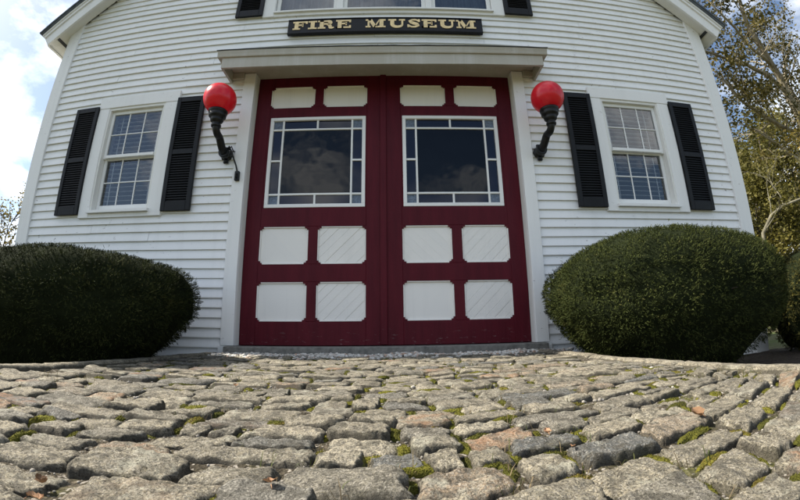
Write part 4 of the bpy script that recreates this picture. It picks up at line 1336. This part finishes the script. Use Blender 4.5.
wood_tree(23.0, 14.5, 12.5, 'tall ochre green tree just past the corner of the building, half hidden by it', 41, GREENL, DARKB, .45, (4, 8), .22, .5)
wood_tree(27.5, 15.5, 13, 'dull green tree with a dark trunk behind the pale lower limbs', 42, GREENL, DARKB, .5, (4, 8), .24, .35)
wood_tree(31, 18, 12, 'yellowing tree at the right edge behind the spreading tree', 43, YELL, DARKB, .5, (2, 5), .24, .5)
wood_tree(36, 24, 17, 'thin grey limbed tree far back in the wood with few leaves', 44, YELL, PALE, .6, (1, 4), .26, .4)
wood_tree(33, 27, 20, 'tall dark green tree at the back of the wood, above the others', 45, GREENL, DARKB, .7, (4, 8), .32, .25)
wood_tree(17.2, 10.5, 7.5, 'slender brownish tree close behind the right corner board', 46, GREENL, DARKB, .35, (6, 11), .16, .45, 3, .08)
wood_tree(45, 24, 14, 'broad russet tree deep in the wood at the right edge', 47, BROWNL, DARKB, .7, (4, 8), .30, .55)
wood_tree(20.6, 9.0, 5.5, 'low bushy tree with greenish leaves under the pale limbs', 48, YELL, DARKB, .35, (5, 9), .16, .45, 3, .08)

# leaning bare sapling by the right corner
root = empty('leaning_sapling', (10.0, 4.8, -.5), 'thin leafy sapling leaning right behind the yew dome', 'tree')
w = MB(); tips = []; rs = random.Random(6)
sp_ = [Vector(q) for q in ((10.0, 4.8, -.7), (10.0, 4.8, 1.2), (10.11, 4.8, 2.1), (10.35, 4.6, 2.55), (10.6, 4.3, 2.75), (11.1, 4.0, 2.88), (12.0, 3.7, 3.3))]
w.tube(sp_, [.07, .06, .055, .05, .045, .035, .02], 8)
for i in (2, 3, 4, 5): grow(w, tips, sp_[i], Vector((rs.gauss(.3, .4), rs.gauss(0, .4), .9)).normalized(), rs.uniform(.6, 1.1), .022, 2, rs, .35, .1, 2, .66)
part(w, 'trunk', GREYB, root)
l = MB()
for p in tips:
    if rs.random() < .75: leaf_quads(l, p, 4, .14, .085, rs, .5)
part(l, 'crown', GREENL, root)

# young tree on the left
root = empty('young_tree', (-12.0, 6, -.5), 'young thin tree with sparse autumn leaves past the left corner', 'tree')
w = MB(); tips = []; rs = random.Random(12)
tp = [Vector((-12.0, 6, -.6))]
for i in range(8): tp.append(tp[-1] + Vector((rs.gauss(0, .05), rs.gauss(0, .05), .46)))
w.tube(tp, [.06 - .006 * i for i in range(9)], 8)
for i in range(3, 9):
    for q in range(3):
        a = rs.uniform(0, 6.28); grow(w, tips, tp[i], Vector((math.cos(a), math.sin(a), 1.0)).normalized(), rs.uniform(.45, .8), .018, 2, rs, .3, .15, 2, .66)
part(w, 'trunk', DARKB, root)
l = MB()
for p in tips:
    if rs.random() < .8: leaf_quads(l, p, rs.randrange(2, 4), .11, .10, rs, .5 + .4 * noise.noise(p * 1.2))
part(l, 'crown', YELL, root)
for (x, y, s, sd) in ((-14.5, 7.0, 1.0, 3), (-18, 12, 1.6, 4)):
    rs = random.Random(sd); rt_ = empty('hedge_bush', (x, y, -.5), 'low russet bush at the foot of the young tree' if s < 1.2 else 'far olive bush in the gap left of the building', 'shrub')
    w = MB(); tips = []
    for q in range(9):
        a = rs.uniform(0, 6.28); grow(w, tips, Vector((x, y, -.55)), Vector((math.cos(a) * .6, math.sin(a) * .6, 1)).normalized(), 1.2 * s, .03 * s, 2, rs, .3, .1, 3, .66)
    part(w, 'trunk', DARKB, rt_)
    l = MB()
    for p in tips: leaf_quads(l, p, 6, .18 * s, .11 * s, rs, .45 + .3 * noise.noise(p))
    part(l, 'crown', YELL if s < 1.2 else GREENL, rt_)

for i, a in enumerate((
    (-.43, -3.02, .026, .88, 'pale straw coloured leaf, nearer of the two leaves at the lower left corner', .006),
    (-.455, -2.98, .026, .30, 'brown crumpled leaf just behind the pale one at the lower left corner', .008),
    (.41, -2.61, .020, .95, 'small flat orange leaf on a stone to the right of centre', .004),
    (.77, -2.66, .040, .50, 'largest leaf, brown and curled, among the stones on the right', .010),
    (.41, -2.74, .012, .80, 'tiny tan leaf scrap a little nearer than the flat orange leaf', .004),
    (-.58, -1.87, .026, .45, 'russet leaf on the far stones left of centre', .006),
    (-.11, -2.90, .024, .85, 'narrow straw coloured leaf at the bottom edge left of centre', .006),
)):
    fallen_leaf(a[0], a[1], a[2], a[3], a[4], a[5], i + 1)

# ------------------------------------------------------------------ light, sky, camera
SUN_EL, SUN_AZ = 47.0, 4.0      # sun from the left, a little behind the facade plane (degrees)
w = DATA.worlds.new('World'); SC.world = w; w.use_nodes = True
nt = w.node_tree; nt.nodes.clear()
N_ = nt.nodes.new; Lk = nt.links.new
out = N_('ShaderNodeOutputWorld'); bg = N_('ShaderNodeBackground'); bg2 = N_('ShaderNodeBackground'); mixs = N_('ShaderNodeMixShader')
sky = N_('ShaderNodeTexSky'); sky.sky_type = 'NISHITA'; sky.sun_disc = False
sky.sun_elevation = math.radians(SUN_EL); sky.sun_rotation = math.radians(-90 + SUN_AZ)
sky.air_density = 1.0; sky.dust_density = 1.0; sky.ozone_density = 1.2
Lk(sky.outputs[0], bg.inputs[0]); bg.inputs[1].default_value = .07
tc = N_('ShaderNodeTexCoord'); sep = N_('ShaderNodeSeparateXYZ'); Lk(tc.outputs['Generated'], sep.inputs[0])
# project onto a cloud layer
def MA(op, a, b=None):
    d = N_('ShaderNodeMath'); d.operation = op
    for s, v in ((d.inputs[0], a), (d.inputs[1], b)):
        if v is None: continue
        if isinstance(v, (int, float)): s.default_value = v
        else: Lk(v, s)
    return d.outputs[0]
zc = MA('ADD', MA('MAXIMUM', sep.outputs[2], 0.0), .22)
cmb = N_('ShaderNodeCombineXYZ'); Lk(MA('DIVIDE', sep.outputs[0], zc), cmb.inputs[0]); Lk(MA('DIVIDE', sep.outputs[1], zc), cmb.inputs[1]); cmb.inputs[2].default_value = 41.3
nz = N_('ShaderNodeTexNoise'); nz.inputs['Scale'].default_value = 1.7; nz.inputs['Detail'].default_value = 9; nz.inputs['Roughness'].default_value = .58; nz.inputs['Distortion'].default_value = .25
Lk(cmb.outputs[0], nz.inputs['Vector'])
bias = MA('ADD', MA('MULTIPLY', sep.outputs[0], -.005), MA('MULTIPLY', sep.outputs[1], .045))
rmp = N_('ShaderNodeValToRGB'); rmp.color_ramp.elements[0].position = .455; rmp.color_ramp.elements[1].position = .60; Lk(MA('ADD', nz.outputs['Fac'], bias), rmp.inputs[0])
n2 = N_('ShaderNodeTexNoise'); n2.inputs['Scale'].default_value = 4.5; n2.inputs['Detail'].default_value = 6; Lk(cmb.outputs[0], n2.inputs['Vector'])
r2 = N_('ShaderNodeValToRGB'); r2.color_ramp.elements[0].position = .35; r2.color_ramp.elements[0].color = (.62, .67, .74, 1); r2.color_ramp.elements[1].position = .62; r2.color_ramp.elements[1].color = (.96, .98, 1, 1)
Lk(n2.outputs['Fac'], r2.inputs[0]); Lk(r2.outputs[0], bg2.inputs[0])
sdir = (-math.cos(math.radians(SUN_EL)), 0.07, math.sin(math.radians(SUN_EL)))
dt = MA('ADD', MA('ADD', MA('MULTIPLY', sep.outputs[0], sdir[0]), MA('MULTIPLY', sep.outputs[1], sdir[1])), MA('MULTIPLY', sep.outputs[2], sdir[2]))
Lk(MA('ADD', MA('MULTIPLY', MA('POWER', MA('MAXIMUM', dt, 0.0), 3.0), .32), .68), bg2.inputs[1])      # clouds glow towards the sun
Lk(MA('MULTIPLY', rmp.outputs[0], MA('GREATER_THAN', sep.outputs[2], 0.0)), mixs.inputs[0]); Lk(bg.outputs[0], mixs.inputs[1]); Lk(bg2.outputs[0], mixs.inputs[2]); Lk(mixs.outputs[0], out.inputs['Surface'])

sd = DATA.lights.new('sun', 'SUN'); sd.energy = 4.4; sd.angle = math.radians(.53); sd.color = (1, .93, .82)
so = DATA.objects.new('sun', sd); COL.objects.link(so)
el = math.radians(SUN_EL); az = math.radians(SUN_AZ)
to_sun = Vector((-math.cos(el) * math.cos(az), math.cos(el) * math.sin(az), math.sin(el)))
so.rotation_euler = to_sun.to_track_quat('Z', 'Y').to_euler(); so.location = (-20, 5, 25)

cd = DATA.cameras.new('camera'); co = DATA.objects.new('camera', cd); COL.objects.link(co); SC.camera = co
co.location = (.0724, -3.476, 0); co.rotation_euler = (1.7778286, .0140473, -.0162633)
cd.type = 'PANO'; cd.panorama_type = 'FISHEYE_LENS_POLYNOMIAL'; cd.sensor_fit = 'HORIZONTAL'; cd.sensor_width = 36   # the phone's wide lens, slightly barrelled
cd.fisheye_fov = math.radians(150)
cd.fisheye_polynomial_k0 = 0
for i, k_ in enumerate((5.80248402e-02, -1.20395026e-04, -3.32235580e-05, 1.06324271e-06)): setattr(cd, 'fisheye_polynomial_k%d' % (i + 1), -k_)
cd.clip_start = .02; cd.clip_end = 2000

vs = SC.view_settings; vs.view_transform = 'Standard'; vs.look = 'None'; vs.exposure = 1.4; vs.gamma = 1; vs.use_curve_mapping = False
SC.cycles.use_denoising = True
SC.cycles.max_bounces = 8; SC.cycles.transparent_max_bounces = 12
